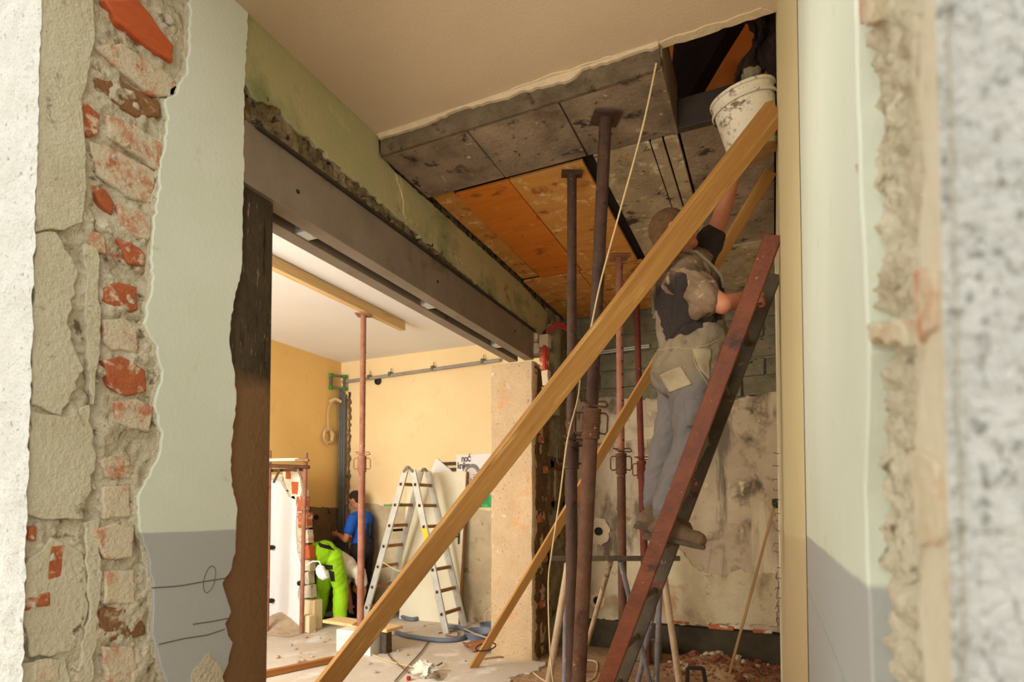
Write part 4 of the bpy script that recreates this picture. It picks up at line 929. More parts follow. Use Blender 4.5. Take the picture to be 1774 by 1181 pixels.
def boot(an, toe, nm='boot'):
    d = (toe - an); d.z = 0; d.normalize(); dn = (toe-an).normalized(); s = Vector((d.y, -d.x, 0))
    fd = Vector((d.x, d.y, -.22)).normalized(); upv = Vector((d.x*.22, d.y*.22, 1)).normalized(); heel = an + Vector((0, 0, -.085)) - d*.045
    pr = [('c', an + Vector((0, 0, .03)), .056, an + Vector((0, 0, -.05)), .055), ('c', heel, .045, heel + fd*.10, .048), ('c', heel + fd*.07 + upv*.01, .05, heel + fd*.16, .046, 14, 1.0), ('e', heel + fd*.19 - upv*.004, (.058, .049, .042), basis(fd, upv))]
    b = blob(nm, pr, .008, 'boot', man, 'dusty leather boot', 4, .004, 26)
    pts = []
    for x, y in ((-.050, -.026), (-.03, -.040), (.07, -.037), (.14, -.050), (.20, -.046), (.245, -.02), (.245, .02), (.20, .046), (.14, .050), (.07, .037), (-.03, .040), (-.050, .026)):
        pts.append(heel + fd*x + s*y - upv*.046)
    g = G().prism(pts, upv*.022); build(g, 'sole', 'sole', b, bevel=.004)
    pts = [heel + fd*x + s*y - upv*.062 for x, y in ((-.055, -.03), (-.03, -.042), (.045, -.038), (.045, .038), (-.03, .042), (-.055, .03))]
    g = G().prism(pts, upv*.02); build(g, 'heel', 'sole', b, bevel=.003)
    return b
boot(Ra + Vector((0, 0, -.02)), J((-0.35,2.926,1.327))); boot(La + Vector((0, 0, -.015)), J((-0.357,3.162,1.389)))

# ---- bucket pushed up through the hole
bk = empty('bucket', (-0.069,3.157,3.315), 'mortar splashed white bucket lifted into the ceiling hole', 'bucket')
b0_, b1_ = V((-0.069,3.168,3.321)), V((-0.114,3.116,3.576)); b1_ = b0_ + (b1_-b0_).normalized()*.30
bd = b1_ - b0_
g = G().lathe([(.001, .004), (.112, 0), (.118, .006), (.150, .285), (.160, .287), (.160, .30), (.150, .302), (.143, .295), (.113, .02), (.001, .016)], b0_, bd, 40, False, False); build(g, 'body', 'bucket', bk)
g = G().lathe([(.154, .235), (.160, .238), (.160, .246), (.153, .25)], b0_, bd, 40, False, False); build(g, 'rim_band', 'bucket', bk)
g = G().lathe([(.10, -.008), (.116, -.006), (.119, .05), (.117, .052)], b0_, bd, 40, True, False); build(g, 'base_band', 'bucket_base', bk, 'dirty tan base of the bucket')
g = G().lathe([(.001, .25), (.146, .255), (.1, .30), (.001, .33)], b0_, bd, 24, False, False); build(g, 'mortar_fill', 'mortar_dark', bk)
n_ = bd.normalized(); sv = n_.orthogonal(); sv = V(1, .2, 0); sv = (sv - n_*sv.dot(n_)).normalized(); tv = n_.cross(sv)
g = G().tube([b0_ + n_*.275 + sv*.165*math.cos(a) + (tv*.85 - n_*.45)*.165*math.sin(a) for a in [PI*i/16 for i in range(17)]], .004, 6); build(g, 'bail_handle', 'steel_dark', bk)
g = G()
for k in range(9): g.rock(b0_ + n_*(.32 + R.uniform(-.02, .05)) + sv*R.uniform(-.06, .08) + tv*R.uniform(-.06, .06), R.uniform(.03, .055), 700+k)
build(g, 'mortar_heap', 'old_conc', bk)

# ---- worker in blue t-shirt standing in the corner of the far room
def person_simple(): pass
bw = empty('person', (-5.22, 6.42, 0), 'man in bright blue t-shirt and dark trousers standing at the corner pipes', 'person', 'building workers')
C = V(-5.22, 6.42, 0); f2 = Vector((-.97, -.12, 0)).normalized(); r2 = Vector((f2.y, -f2.x, 0)); B2 = basis(f2, (0, 0, 1))
def q2(f, r, u): return C + f2*f + r2*r + Vector((0, 0, u))
ht = q2(.10, 0, 1.60); H2 = basis((f2 - Vector((0, 0, .55))).normalized(), (Vector((0, 0, 1)) + f2*.55).normalized())
def h2(x, y, z): return ht + H2 @ Vector((x, y, z))
eR, wR = q2(.10, .22, 1.06), q2(.30, .12, 1.08); eL, wL = q2(.10, -.24, 1.06), q2(.30, -.12, 1.12)
bod = [('e', h2(0, 0, .02), (.094, .076, .108), H2), ('e', h2(.03, 0, -.05), (.06, .055, .07), H2), ('c', h2(.09, 0, .0), .009, h2(.108, 0, -.03), .013), ('e', h2(0, .076, 0), (.018, .01, .03), H2), ('e', h2(0, -.076, 0), (.018, .01, .03), H2),
       ('c', q2(0, 0, 1.42), .06, h2(-.02, 0, -.06), .052), ('e', q2(0, 0, 1.22), (.11, .15, .22), B2), ('e', q2(0, 0, .98), (.10, .14, .14), B2),
       ('c', q2(0, .12, 1.37), .055, q2(.02, .20, 1.36), .052), ('c', q2(.02, .21, 1.35), .05, eR, .042), ('c', eR, .042, wR, .029), ('c', q2(0, -.12, 1.37), .055, q2(.02, -.20, 1.36), .052), ('c', q2(.02, -.21, 1.35), .05, eL, .042), ('c', eL, .042, wL, .029)]
bod += hand(wR, (f2 + Vector((0, 0, .1))), -r2, (0, 0, 1), .5) + hand(wL, (f2 + Vector((0, 0, .1))), r2, (0, 0, 1), .5)
for s in (-1, 1): bod += [('c', q2(0, s*.10, .92), .08, q2(.02, s*.11, .50), .055), ('c', q2(.02, s*.11, .5), .055, q2(-.02, s*.11, .09), .04), ('c', q2(-.03, s*.11, .05), .04, q2(.14, s*.13, .035), .034)]
blob('body', bod, .011, 'skin', bw, None, 3)
blob('hair', [('e', h2(-.016, 0, .04), (.098, .084, .098), H2), ('e', h2(-.045, 0, -.01), (.062, .078, .075), H2)], .012, 'hair_dark', bw, 'short dark hair', 4)
ts_ = [('e', q2(0, 0, 1.22), (.138, .165, .25), B2), ('e', q2(0, 0, 1.02), (.132, .155, .12), B2), ('c', q2(0, 0, 1.40), .075, q2(0, 0, 1.44), .062)]
for s in (-1, 1): ts_ += [('c', q2(0, s*.10, 1.36), .085, q2(.02, s*.19, 1.35), .078), ('c', q2(.02, s*.20, 1.35), .078, q2(.06, s*.22, 1.19), .072)]
blob('shirt', ts_, .012, 'blue', bw, 'bright blue t-shirt', 4, .010, 9)
tr = [('e', q2(-.01, 0, .93), (.152, .182, .15), B2), ('c', q2(-.11, .06, .95), .05, q2(-.12, .05, 1.26), .032, 14, .6, tuple(f2)), ('c', q2(-.11, -.06, .95), .05, q2(-.12, -.05, 1.26), .032, 14, .6, tuple(f2))]
for s in (-1, 1): tr += [('c', q2(0, s*.10, .88), .115, q2(.02, s*.11, .48), .085), ('c', q2(.02, s*.11, .48), .085, q2(-.02, s*.11, .10), .080)]
blob('dungarees', tr, .012, 'navy', bw, 'dark dungarees', 4, .010, 9)
for s in (-1, 1): blob('shoe', [('c', q2(-.06, s*.11, .05), .046, q2(.08, s*.125, .045), .045), ('e', q2(.15, s*.13, .04), (.07, .047, .038), B2)], .012, 'black', bw, 'black work shoe', 3)

# ---- worker in lime trousers bending down beside him
gw = empty('person', (-5.256,5.796,0.594)[:2] + (0,), 'man in lime green work trousers bending down to the floor', 'person', 'building workers')
C3 = V(*(-5.213,5.75,0.602)[:2], 0); f3 = Vector((.27, .96, 0)).normalized(); r3 = Vector((f3.y, -f3.x, 0))
def q3(f, r, u): return C3 + f3*f + r3*r + Vector((0, 0, u))
hip = q3(-.06, 0, .93); tdir = (f3*.80 + Vector((0, 0, -.55))).normalized(); chs = hip + tdir*.40 + Vector((0, 0, .02)); B3 = basis(tdir.cross(r3), tdir); BH = basis(f3, (0, 0, 1))
shl = hip + tdir*.50; hdp = hip + tdir*.68 + Vector((0, 0, -.12))
eR, wR = q3(.40, .20, .40), q3(.38, .15, .20); eL, wL = q3(.44, -.20, .40), q3(.42, -.12, .20)
H3 = basis((f3*.3 - Vector((0, 0, 1))).normalized(), (f3 + Vector((0, 0, -.3))).normalized())
bod = [('e', hdp, (.092, .076, .115), H3), ('e', hdp + H3 @ Vector((.03, 0, -.05)), (.06, .055, .07), H3), ('c', hdp + H3 @ Vector((.09, 0, 0)), .009, hdp + H3 @ Vector((.107, 0, -.03)), .013), ('e', hdp + H3 @ Vector((0, .076, 0)), (.018, .01, .03), H3), ('e', hdp + H3 @ Vector((0, -.076, 0)), (.018, .01, .03), H3),
       ('c', shl, .06, hdp, .052), ('c', hip, .115, chs, .11, 14, 1.1, tuple(r3)),
       ('c', shl + r3*.05, .06, shl + r3*.18, .054), ('c', shl + r3*.18, .052, eR, .043), ('c', eR, .043, wR, .030), ('c', shl - r3*.05, .06, shl - r3*.18, .054), ('c', shl - r3*.18, .052, eL, .043), ('c', eL, .043, wL, .030)]
bod += hand(wR, (0.05, 0, -1), -r3, tuple(f3), .45) + hand(wL, (0.05, 0, -1), r3, tuple(f3), .45)
LG = []
for s, fo in ((1, .10), (-1, -.06)): LG.append((q3(0, s*.10, .86), q3(fo*.6 + .05, s*.12, .48), q3(fo, s*.13, .09)))
for a, b, c in LG: bod += [('c', a, .085, b, .055), ('c', b, .055, c, .04), ('c', c + Vector((0, 0, -.04)), .04, c + f3*.15 + Vector((0, 0, -.05)), .034)]
blob('body', bod, .011, 'skin', gw, None, 3)
blob('hair', [('e', hdp + H3 @ Vector((-.016, 0, .03)), (.096, .084, .105), H3)], .012, 'hair_dark', gw, 'short dark hair', 4)
sp_ = [('c', hip + tdir*.12, .14, chs, .135, 14, 1.15, tuple(r3)), ('c', chs, .13, shl, .09, 14, 1.25, tuple(r3))]
for s in (-1, 1): sp_ += [('c', shl + r3*s*.06, .09, shl + r3*s*.18, .082), ('c', shl + r3*s*.18, .08, (shl + r3*s*.18).lerp(eR if s > 0 else eL, .55), .075)]
blob('shirt', sp_, .012, 'whitecloth', gw, 'off white t-shirt', 4, .010, 9)
tp = [('e', hip + Vector((0, 0, -.02)), (.165, .185, .17), BH), ('e', hip - f3*.06 + r3*.08, (.12, .105, .14), BH), ('e', hip - f3*.06 - r3*.08, (.12, .105, .14), BH), ('c', hip, .14, hip + tdir*.14, .145, 14, 1.15, tuple(r3))]
for a, b, c in LG: tp += [('c', a, .125, b, .095), ('c', b, .095, c + Vector((0, 0, .02)), .088)]
tpo = blob('trousers', tp, .012, 'hivis', gw, 'lime green work trousers', 4, .010, 9)
for cs in ([V((-5.31,5.853,0.773)), V((-5.173,5.916,0.758)), V((-5.174,5.918,0.705)), V((-5.311,5.855,0.705))], [V((-5.222,5.896,0.705)), V((-5.16,5.925,0.675)), V((-5.162,5.929,0.555)), V((-5.21,5.907,0.555))], [V((-5.347,5.826,1.052)), V((-5.211,5.89,1.007)), V((-5.157,5.917,0.946)), V((-5.293,5.853,0.991))]):
    patch('black_patch', tpo, cs, 'black', .008, 8, (-.42, .90, -.05), 'black reinforcement')
for a, b, c in LG: blob('shoe', [('c', c + Vector((0, 0, -.035)) - f3*.05, .048, c + f3*.09 + Vector((0, 0, -.045)), .045), ('e', c + f3*.15 + Vector((0, 0, -.05)), (.07, .047, .038), BH)], .012, 'black', gw, 'black work shoe', 3)

# ---------------------------------------------------------------- far room: aluminium step ladder
sl = empty('step_ladder', (-4.15, 6.15, 0), 'dusty aluminium step ladder standing open before the cream door leaf', 'ladder')
ax, tz_ = -4.14, 1.97
def rail(p, q, lab=None):
    g = G().bar(p, q, .066, .026, (1, 0, .2) if True else (0, 1, 0)); return build(g, 'rail', 'alu', sl, lab, bevel=.003)
lf = [(V(-4.80, 5.93, .0), V(ax-.05, 5.98, tz_)), (V(-4.80, 6.37, .0), V(ax-.05, 6.32, tz_))]
rf = [(V(-3.56, 5.93, .0), V(ax+.06, 5.98, tz_-.01)), (V(-3.56, 6.37, .0), V(ax+.06, 6.32, tz_-.01))]
for a, b in lf + rf:
    g = G().bar(a, b, .026, .085, (1, 0, 0)); rl = build(g, 'rail', 'alu', sl, bevel=.003)
for pair in (lf, rf):
    for i in range(7):
        t = (.24 + i*.275)/2.08; p, q = pair[0][0].lerp(pair[0][1], t), pair[1][0].lerp(pair[1][1], t)
        g = G().bar(p + Vector((0, -.02, 0)), q + Vector((0, .02, 0)), .034, .040); ru = build(g, 'rung', 'woodrung', sl, 'brown rung', bevel=.004)
        g = G().lathe([(.013, 0), (.013, .005)], p + Vector((0, -.022, 0)), (0, -1, 0), 10); build(g, 'rivet', 'black', ru)
for y in (5.965, 6.335):
    g = G(); g.bar((ax-.07, y, tz_-.03), (ax-.01, y, tz_+.035), .03, .03, (0, 1, 0)); g.bar((ax-.01, y, tz_+.035), (ax+.075, y, tz_-.03), .03, .03, (0, 1, 0)); g.lathe([(.022, -.025), (.022, .025)], (ax, y, tz_+.02), (0, 1, 0), 12); build(g, 'hinge', 'steel', sl, bevel=.002)
p, q = rf[0][0].lerp(rf[0][1], .54), rf[0][0].lerp(rf[0][1], .64)
g = G().bar(p + Vector((0, -.0155, 0)), q + Vector((0, -.0155, 0)), .003, .07, (1, 0, .0)); build(g, 'sticker', 'sticker', sl, 'yellow sticker')
pts = [lf[0][0].lerp(lf[0][1], .42), V(-4.3, 5.95, .72), V(-4.05, 5.93, .70), rf[0][0].lerp(rf[0][1], .44)]
g = G().tube(smooth(pts), .007, 6); build(g, 'restraint_strap', 'cable', sl, 'pale restraint strap')
g = G().bar(lf[0][0].lerp(lf[0][1], .76) + Vector((-.16, -.02, .03)), lf[1][0].lerp(lf[1][1], .76) + Vector((.05, -.25, .03)), .03, .02); tag(build(g, 'level_tool', 'greenplastic', bevel=.003), 'green plastic stick laid across the left rung of the step ladder', 'stick')
g = G().bar((-4.22, 6.40, 1.45), (-4.22, 6.42, 1.85), .03, .02, (1, 0, 0)); 
g = G().bar((-4.46, 6.10, 1.205), (-4.40, 6.22, 1.21), .035, .03); tag(build(g, 'hand_tool', 'sack', bevel=.004), 'small dark tool lying on a left rung of the step ladder', 'tool')
g = G().lathe([(.055, 0), (.062, .25), (.03, .30), (.028, .33)], (-4.90, 6.52, 0.005), (0, 0, 1), 16); tag(build(g, 'bottle', 'greenplastic'), 'dull green plastic bottle on the floor behind the step ladder', 'bottle')

# door leaf leaning on the far wall
dl = empty('door_leaf', (-4.15, 6.5, 0), 'cream door leaf leaning upright on the far wall behind the step ladder', 'door')
def tilt(y0, y1, z): return y0 + (y1-y0)*z/1.97
g = G(); x0, x1 = -4.62, -3.70
pts = [(x0, 6.46, 0), (x1, 6.46, 0), (x1+.02, 6.62, 1.97), (x0+.02, 6.62, 1.97)]
g.prism(pts, (0, .04, 0)); build(g, 'leaf', 'door', dl, bevel=.004)
g = G(); g.bar((x1+.006, 6.482, .0), (x1+.026, 6.642, 1.97), .012, .05, (0, 1, 0)); build(g, 'edge_strip', 'woodrung', dl, 'brown edge strip')
g = G().bar((x1-.045, 6.545, 1.02), (x1-.045, 6.56, 1.2), .03, .006, (0, 1, 0)); hpz = build(g, 'handle_plate', 'steel_dark', dl)
g = G().tube([(x1-.045, 6.545, 1.12), (x1-.045, 6.50, 1.12), (x1-.14, 6.50, 1.12)], .009, 8); build(g, 'handle', 'steel_dark', hpz)

# poster and loose sheets on the far wall
po = empty('poster', (-3.56, 6.684, 1.83), 'white event poster with bold lettering and a portrait, hung on the far wall', 'poster')
g = G().box(-3.86, -3.29, 6.676, 6.681, 1.50, 2.20); build(g, 'sheet', 'paper', po)
def flat(pts, nm, m, d=0.0, lab=None):
    g = G().prism([(x, 6.6758-d, z) for x, z in pts], (0, -.0012, 0)); return build(g, nm, m, po, lab)
def oval(cx, cz, rx, rz, a0=0, a1=360, n=24): return [(cx + rx*math.cos(math.radians(a0+(a1-a0)*i/n)), cz + rz*math.sin(math.radians(a0+(a1-a0)*i/n))) for i in range(n if a1-a0 == 360 else n+1)]
hx, hz = -3.615, 1.89
flat([(-3.86, 1.50), (-3.29, 1.50), (-3.29, 1.66), (-3.40, 1.68), (-3.58, 1.64), (-3.74, 1.66), (-3.86, 1.62)], 'green_foot', 'ink_green')
flat([(-3.80, 1.50), (-3.80, 1.64), (-3.72, 1.68), (-3.60, 1.66), (-3.56, 1.50)], 'jacket', 'ink_dark', .001)
flat(oval(hx, hz+.03, .125, .155), 'hair', 'ink_grey', .001); flat(oval(hx-.012, hz-.005, .100, .140), 'face', 'ink_pale', .002)
flat([(hx-.09, hz-.12), (hx+.07, hz-.12), (hx+.12, hz-.24), (hx-.14, hz-.24)], 'neck', 'ink_pale', .0015)
for s in (-1, 1):
    flat(oval(hx-.02+s*.045, hz+.035, .030, .012, 10, 170), 'brow', 'ink_grey', .003); flat(oval(hx-.02+s*.045, hz+.008, .018, .008), 'eye', 'ink_dark', .003)
flat([(hx-.03, hz), (hx-.018, hz), (hx-.008, hz-.05), (hx-.038, hz-.05)], 'nose', 'ink_grey', .0025)
flat(oval(hx-.022, hz-.078, .045, .018, 0, 180), 'moustache', 'ink_grey', .003); flat(oval(hx-.022, hz-.098, .026, .008), 'mouth', 'ink_grey', .003)
def text(s_, x, z, size, m, lab):
    c = bpy.data.curves.new('lettering', 'FONT'); c.body = s_; c.size = size; c.extrude = .0006; c.offset = size*.03; c.space_character = .86
    o = bpy.data.objects.new('lettering', c); COL.objects.link(o); o.parent = po; o.location = V(x, 6.6745, z) - wl(po); o.rotation_euler = (PI/2, 0, 0); o.scale = (.80, 1.0, 1)
    c.materials.append(M[m]); dg = bpy.context.evaluated_depsgraph_get(); dg.update()
    me = bpy.data.meshes.new_from_object(o.evaluated_get(dg)); q = bpy.data.objects.new('lettering', me); COL.objects.link(q); q.parent = po; q.location = o.location; q.rotation_euler = o.rotation_euler; q.scale = o.scale
    bpy.data.objects.remove(o); return tag(q, lab)
text('noć', -3.785, 2.108, .125, 'ink', 'lettering reading noć'); text('knjige', -3.845, 2.015, .125, 'ink', 'lettering reading knjige')
for k in range(5):
    g = G().box(-3.82, -3.72 + R.uniform(-.03, .03), 6.674, 6.676, 1.93-.03*k, 1.937-.03*k); build(g, 'small_print', 'ink_pale', po)
g = G().prism([(-4.17, 6.672, 2.17), (-4.30, 6.672, 1.93), (-3.90, 6.672, 1.965)], (0, .006, 0)); tag(build(g, 'paper_sheet', 'paper'), 'white triangular sheet of paper showing above the door leaf', 'paper')
for z, x0, x1, lab in ((2.065, -4.10, -3.88, 'thin dark wooden strip fixed to the wall left of the poster'), (1.985, -3.96, -3.87, 'short dark strip just above the top corner of the door leaf')):
    g = G().box(x0, x1, 6.675, 6.698, z, z+.018); g.box(x0+.01, x1, 6.68, 6.698, z+.018, z+.03); g.box(x0, x1, 6.675, 6.698, z+.03, z+.045); tag(build(g, 'wall_strip', 'greylad', bevel=.002), lab, 'strip')

# conduits in the corner chase, horizontal pipe, box frame, cable coil
for k, x in enumerate((-5.815, -5.775, -5.735)):
    t = [(x, 6.635, .02), (x, 6.635, 1.2), (x+.004, 6.63, 2.2), (x, 6.635, 3.26 - .05*k)]
    g = G().tube(smooth([V(p) for p in t], 4), .019, 10); tag(build(g, 'conduit_pipe', 'pipe'), ['grey conduit pipe in the room corner, nearest the left wall', 'grey conduit pipe in the room corner, the middle one of three', 'grey conduit pipe in the room corner, farthest from the left wall'][k], 'pipe', 'corner conduit pipes')
hpipe = empty('horizontal_pipe', (-4.5, 6.66, 3.36), 'pale grey pipe clipped high along the far wall', 'pipe')
g = G(); g.tube([(-5.79, 6.65, 3.352), (-3.2, 6.65, 3.405)], .024, 12); build(g, 'tube', 'pipe_light', hpipe)
for x in (-5.3, -4.93, -4.22, -3.45):
    g = G().box(x-.02, x+.02, 6.62, 6.70, 3.34+(x+5.79)*.02, 3.40+(x+5.79)*.02); g.tube([(x, 6.66, 3.40+(x+5.79)*.02), (x+.01, 6.66, 3.46+(x+5.79)*.02)], .006, 6); build(g, 'pipe_clip', 'pipe', hpipe, bevel=.004)
bx = empty('junction_frame', (-5.80, 6.58, 3.24), 'grey box frame with bright green corners where the pipes meet', 'frame')
q = [(-5.835, 6.46, 3.24), (-5.835, 6.46, 3.42), (-5.73, 6.62, 3.42), (-5.73, 6.62, 3.24)]
for i in range(4):
    g = G().bar(q[i], q[(i+1) % 4], .03, .03, (0, 0, 1) if i % 2 else (1, 0, 0)); build(g, 'frame_bar', 'pipe', bx, bevel=.003)
    g = G().box(q[i][0]-.026, q[i][0]+.026, q[i][1]-.026, q[i][1]+.026, q[i][2]-.026, q[i][2]+.026); build(g, 'corner_cap', 'greenplastic', bx, 'green corner cap', bevel=.003)
cc = G()
for k in range(7):
    ph = k*.9; r = .085 + .012*math.sin(k*2); pts = [( -5.825 + .012*math.sin(3*a+ph), 6.40 + r*math.cos(a) + .012*math.sin(2*a+ph), 2.52 + r*1.15*math.sin(a) + .015*math.sin(a*2+ph)) for a in [2*PI*i/22 for i in range(22)]]
    cc.tube([V(p) for p in pts], .0075, 6, True)
for dy in (0, .02): cc.tube(smooth([V(-5.83, 6.40+dy, 2.60), V(-5.835, 6.40+dy, 2.9), V(-5.82, 6.47, 3.02), V(-5.80, 6.60, 3.06)]), .006, 6)
tag(build(cc, 'cable_coil', 'cable'), 'coil of cream cable hanging on the deep yellow left wall', 'cable')
g = G()
g = G().tube(smooth([V(-5.84, 6.44, 3.03), V(-5.80, 6.52, 3.08), V(-5.77, 6.60, 3.05)]), .022, 8); tag(build(g, 'tape_bundle', 'cable'), 'yellowish bundle of tape where the cable leaves the corner', 'tape')

# ---------------------------------------------------------------- broken partition, scaffold frame, lamp
wp = empty('wall_partition', (-5.55, 5.45, 0), kind='structure')
ed = rag([(-5.289,0.037),(-5.371,0.419),(-5.319,0.741),(-5.399,0.988),(-5.422,1.238),(-5.407,1.489),(-5.448,1.648),(-5.544,1.634),(-5.624,1.744),(-5.684,1.825),(-5.854,1.843)], .008, .03, seed=71)
g = G().prism([(x, 5.40, z) for x, z in [(-5.87, 0)] + ed + [(-5.87, ed[-1][1])]], (0, .10, 0)); build(g, 'painted_coat', 'white_paint', wp, bevel=.003)
g = G().box(-5.86, -5.31, 5.42, 5.50, 0, 1.72); g.box(-5.86, -5.50, 5.42, 5.53, 1.7, 1.92); build(g, 'wall_core', 'mortar', wp)
q = rag([(-5.663,1.965),(-5.372,1.935),(-5.331,1.704),(-5.367,1.575),(-5.501,1.619),(-5.601,1.795)], .006, .03, True, seed=72); g = G().prism([(x, 5.40, z) for x, z in q], (0, .05, 0)); build(g, 'painted_coat', 'green', wp)
for k, (poly, m) in enumerate([([(-5.598,1.983),(-5.52,1.981),(-5.508,1.857),(-5.595,1.859)], 'brick_orange'), ([(-5.498,1.821),(-5.383,1.819),(-5.39,1.661),(-5.486,1.662)], 'brick_orange'), ([(-5.663,1.839),(-5.508,1.821),(-5.506,1.706),(-5.583,1.736)], 'brick_limed'),
        ([(-5.409,1.633),(-5.277,1.632),(-5.283,1.454),(-5.397,1.453)], 'brick'), ([(-5.387,1.432),(-5.236,1.433),(-5.243,1.248),(-5.374,1.246)], 'brick'), ([(-5.383,1.217),(-5.233,1.22),(-5.212,1.065),(-5.362,1.061)], 'brick_limed'),
        ([(-5.295,1.034),(-5.202,1.037),(-5.172,0.868),(-5.283,0.864)], 'brick_orange'), ([(-5.33,0.848),(-5.181,0.854),(-5.179,0.714),(-5.319,0.721)], 'brick_limed'), ([(-5.271,0.695),(-5.206,0.712),(-5.195,0.558),(-5.26,0.555)], 'mortar'), ([(-5.297,0.531),(-5.167,0.553),(-5.146,0.393),(-5.285,0.384)], 'mortar')]):
    q2_ = rag(poly, .005, .03, True, seed=160+k); g = G().prism([(x, 5.392 + .005*(k % 3), z) for x, z in q2_], (0, .10, 0)); build(g, 'brick', m, wp, bevel=.005)
for x, z in ((518, 1010), (470, 948), (468, 1040)):
    p = {518: V(*([(-5.305,0.57)][0][0], 5.40, [(-5.305,0.57)][0][1])), 470: V([(-5.774,0.994)][0][0], 5.40, [(-5.774,0.994)][0][1]), 468: V([(-5.772,0.327)][0][0], 5.40, [(-5.772,0.327)][0][1])}[x]
    g = G().lathe([(.018, 0), (.018, .03), (.030, .032), (.030, .055), (.012, .06)], p, (0, -1, 0), 14); build(g, 'wall_plug', 'black', wp, 'black pipe plug')
g = G()
def dust(u, v):
    x = -5.86 + u*.75; y = 5.0 + v*.42; b = math.exp(-((u-.28)/.35)**2)*v*.19*min(1, (1-u)*4); p = (x, y, 0)
    return Vector((x, y, .002 + b*(1 + .12*fr(p, 8)) + .005*abs(fr(p, 20))*min(1, 6*v)))
g.sheet(dust, 40, 26); tag(build(g, 'dust_heap', 'fragment_pale'), 'heap of pale plaster dust against the white partition', 'heap', kind='stuff')

sc = empty('scaffold_frame', (-5.13, 5.24, 0), 'pinkish rusty tube scaffold frame before the broken white partition', 'scaffold')
g = G().tube([V((-5.149,5.239,0.017)) * 1, V((-5.098,5.209,1.49)), V((-5.07,5.198,2.15))], .024, 12); build(g, 'upright', 'rust_pink', sc)
g = G().tube([V((-5.525,5.068,0.003)), V((-5.464,5.017,2.178))], .024, 12); build(g, 'upright', 'rust_pink', sc)
g = G().tube([V((-5.457,5.005,1.997)), V((-5.02,5.205,1.977))], .022, 12); build(g, 'rail', 'rust', sc)
g = G().tube([V((-5.514,5.058,1.94)), V((-5.122,5.236,1.954))], .018, 10); build(g, 'rail', 'rust', sc)
g = G().tube([V((-5.153,5.156,1.957)), V((-5.08,5.197,1.751))], .014, 8); build(g, 'brace', 'rust_pink', sc)
g = G().tube([V((-5.346,5.068,1.957)), V((-5.418,5.041,1.792))], .014, 8); build(g, 'brace', 'greylad', sc)
g = G().bar(V((-5.448,4.996,2.058)), V((-5.111,5.149,2.065)), .10, .035); tag(build(g, 'board', 'whitecloth', bevel=.004), 'whitish board lying along the top of the scaffold frame', 'board')
g = G().bar(V((-5.116,5.081,2.053)), V((-4.973,5.146,2.053)), .06, .03); tag(build(g, 'wood_offcut', 'pole', bevel=.004), 'short tan wood offcut at the end of the scaffold board', 'wood')
lm = empty('work_lamp', (-4.854,5.236,0.778), 'white plastic work lamp on a thin bent arm by the lime trousers', 'lamp')
g = G().tube([V((-5.088,5.239,0.802)), V((-4.982,5.23,0.861)), V((-4.871,5.225,0.866)), V((-4.853,5.235,0.812))], .008, 8); build(g, 'arm', 'plastic_white', lm)
g = G().lathe([(.015, 0), (.05, .03), (.06, .09), (.045, .15), (.02, .155)], V((-4.872,5.226,0.825)), V((-4.837,5.248,0.676)) - V((-4.872,5.226,0.825)), 20); build(g, 'head', 'plastic_white', lm)
g = G().lathe([(.02, 0), (.055, .02), (.05, .09), (.015, .11)], V((-4.759,5.248,0.734)), V((-4.84,5.213,0.68)) - V((-4.759,5.248,0.734)), 20); build(g, 'shade', 'plastic_white', lm)

# ---------------------------------------------------------------- blocks, bench, floor litter
def blk(name, x0, x1, y0, y1, z0, z1, m, lab, cat='block', group=None):
    g = G().box(x0, x1, y0, y1, z0, z1, .004); return tag(build(g, name, m, bevel=.006), lab, cat, group)
blk('aerated_block', -5.21, -5.07, 5.28, 5.40, 0.0, .20, 'cream_block', 'lower cream aerated block beside the scaffold foot')
blk('aerated_block', -5.28, -5.12, 5.415, 5.56, 0.0, .36, 'cream_block', 'taller cream aerated block standing behind the lower one')
blk('aerated_block', -4.16, -3.72, 4.72, 4.98, 0.0, .235, 'white_block', 'white aerated block supporting the plank bench under the pink prop')
g = G().bar(V(-4.50, 5.02, .253), V(-3.55, 4.90, .253), .24, .034); tag(build(g, 'bench_plank', 'timber_pale', bevel=.004), 'pale short plank laid as a bench on the white block', 'plank')
blk('bench_post', -3.70, -3.63, 4.86, 4.96, 0.0, .234, 'greylad', 'short grey post under the right end of the plank bench', 'post')
timber('floor_batten', (-4.18, 3.55, .03), (-3.84, 4.56, .03), .055, .055, 'timber_brown', 'brown batten lying on the dusty floor behind the left wall', 'timber', hint=(1, 0, 0))
for poly, lab in (([(-4.094,5.669), (-3.901,5.558), (-3.702,5.522), (-3.475,5.503), (-3.315,5.546), (-3.222,5.679), (-3.263,5.914), (-3.409,6.12), (-3.577,6.188), (-3.691,6.173)], 'long curved blue grey hose on the floor below the step ladder'),
                  ([(-4.826,6.707), (-4.519,6.437), (-4.347,6.387), (-4.329,6.481)], 'short curved blue grey hose at the foot of the door leaf')):
    g = G().tube(smooth([V(x, y, .028) for x, y in poly], 6), .027, 10); tag(build(g, 'floor_hose', 'hose'), lab, 'hose')
tb = empty('tub', (-3.074,5.871) + (0.0,), 'low grey plastic tub on the floor left of the pale pillar', 'tub')
g = G().lathe([(.0, .004), (.15, 0), (.185, .085), (.195, .088), (.195, .095), (.18, .095), (.145, .012), (.0, .014)], wl(tb), (0, 0, 1), 30, False, False); build(g, 'shell', 'hose', tb)
g = G().tube([wl(tb) + Vector((-.19, -.02, .098)), wl(tb) + Vector((.05, -.22, .102)), wl(tb) + Vector((.28, -.20, .05))], .012, 8); tag(build(g, 'rod', 'pipe_light'), 'pale rod lying across the rim of the grey tub', 'rod')
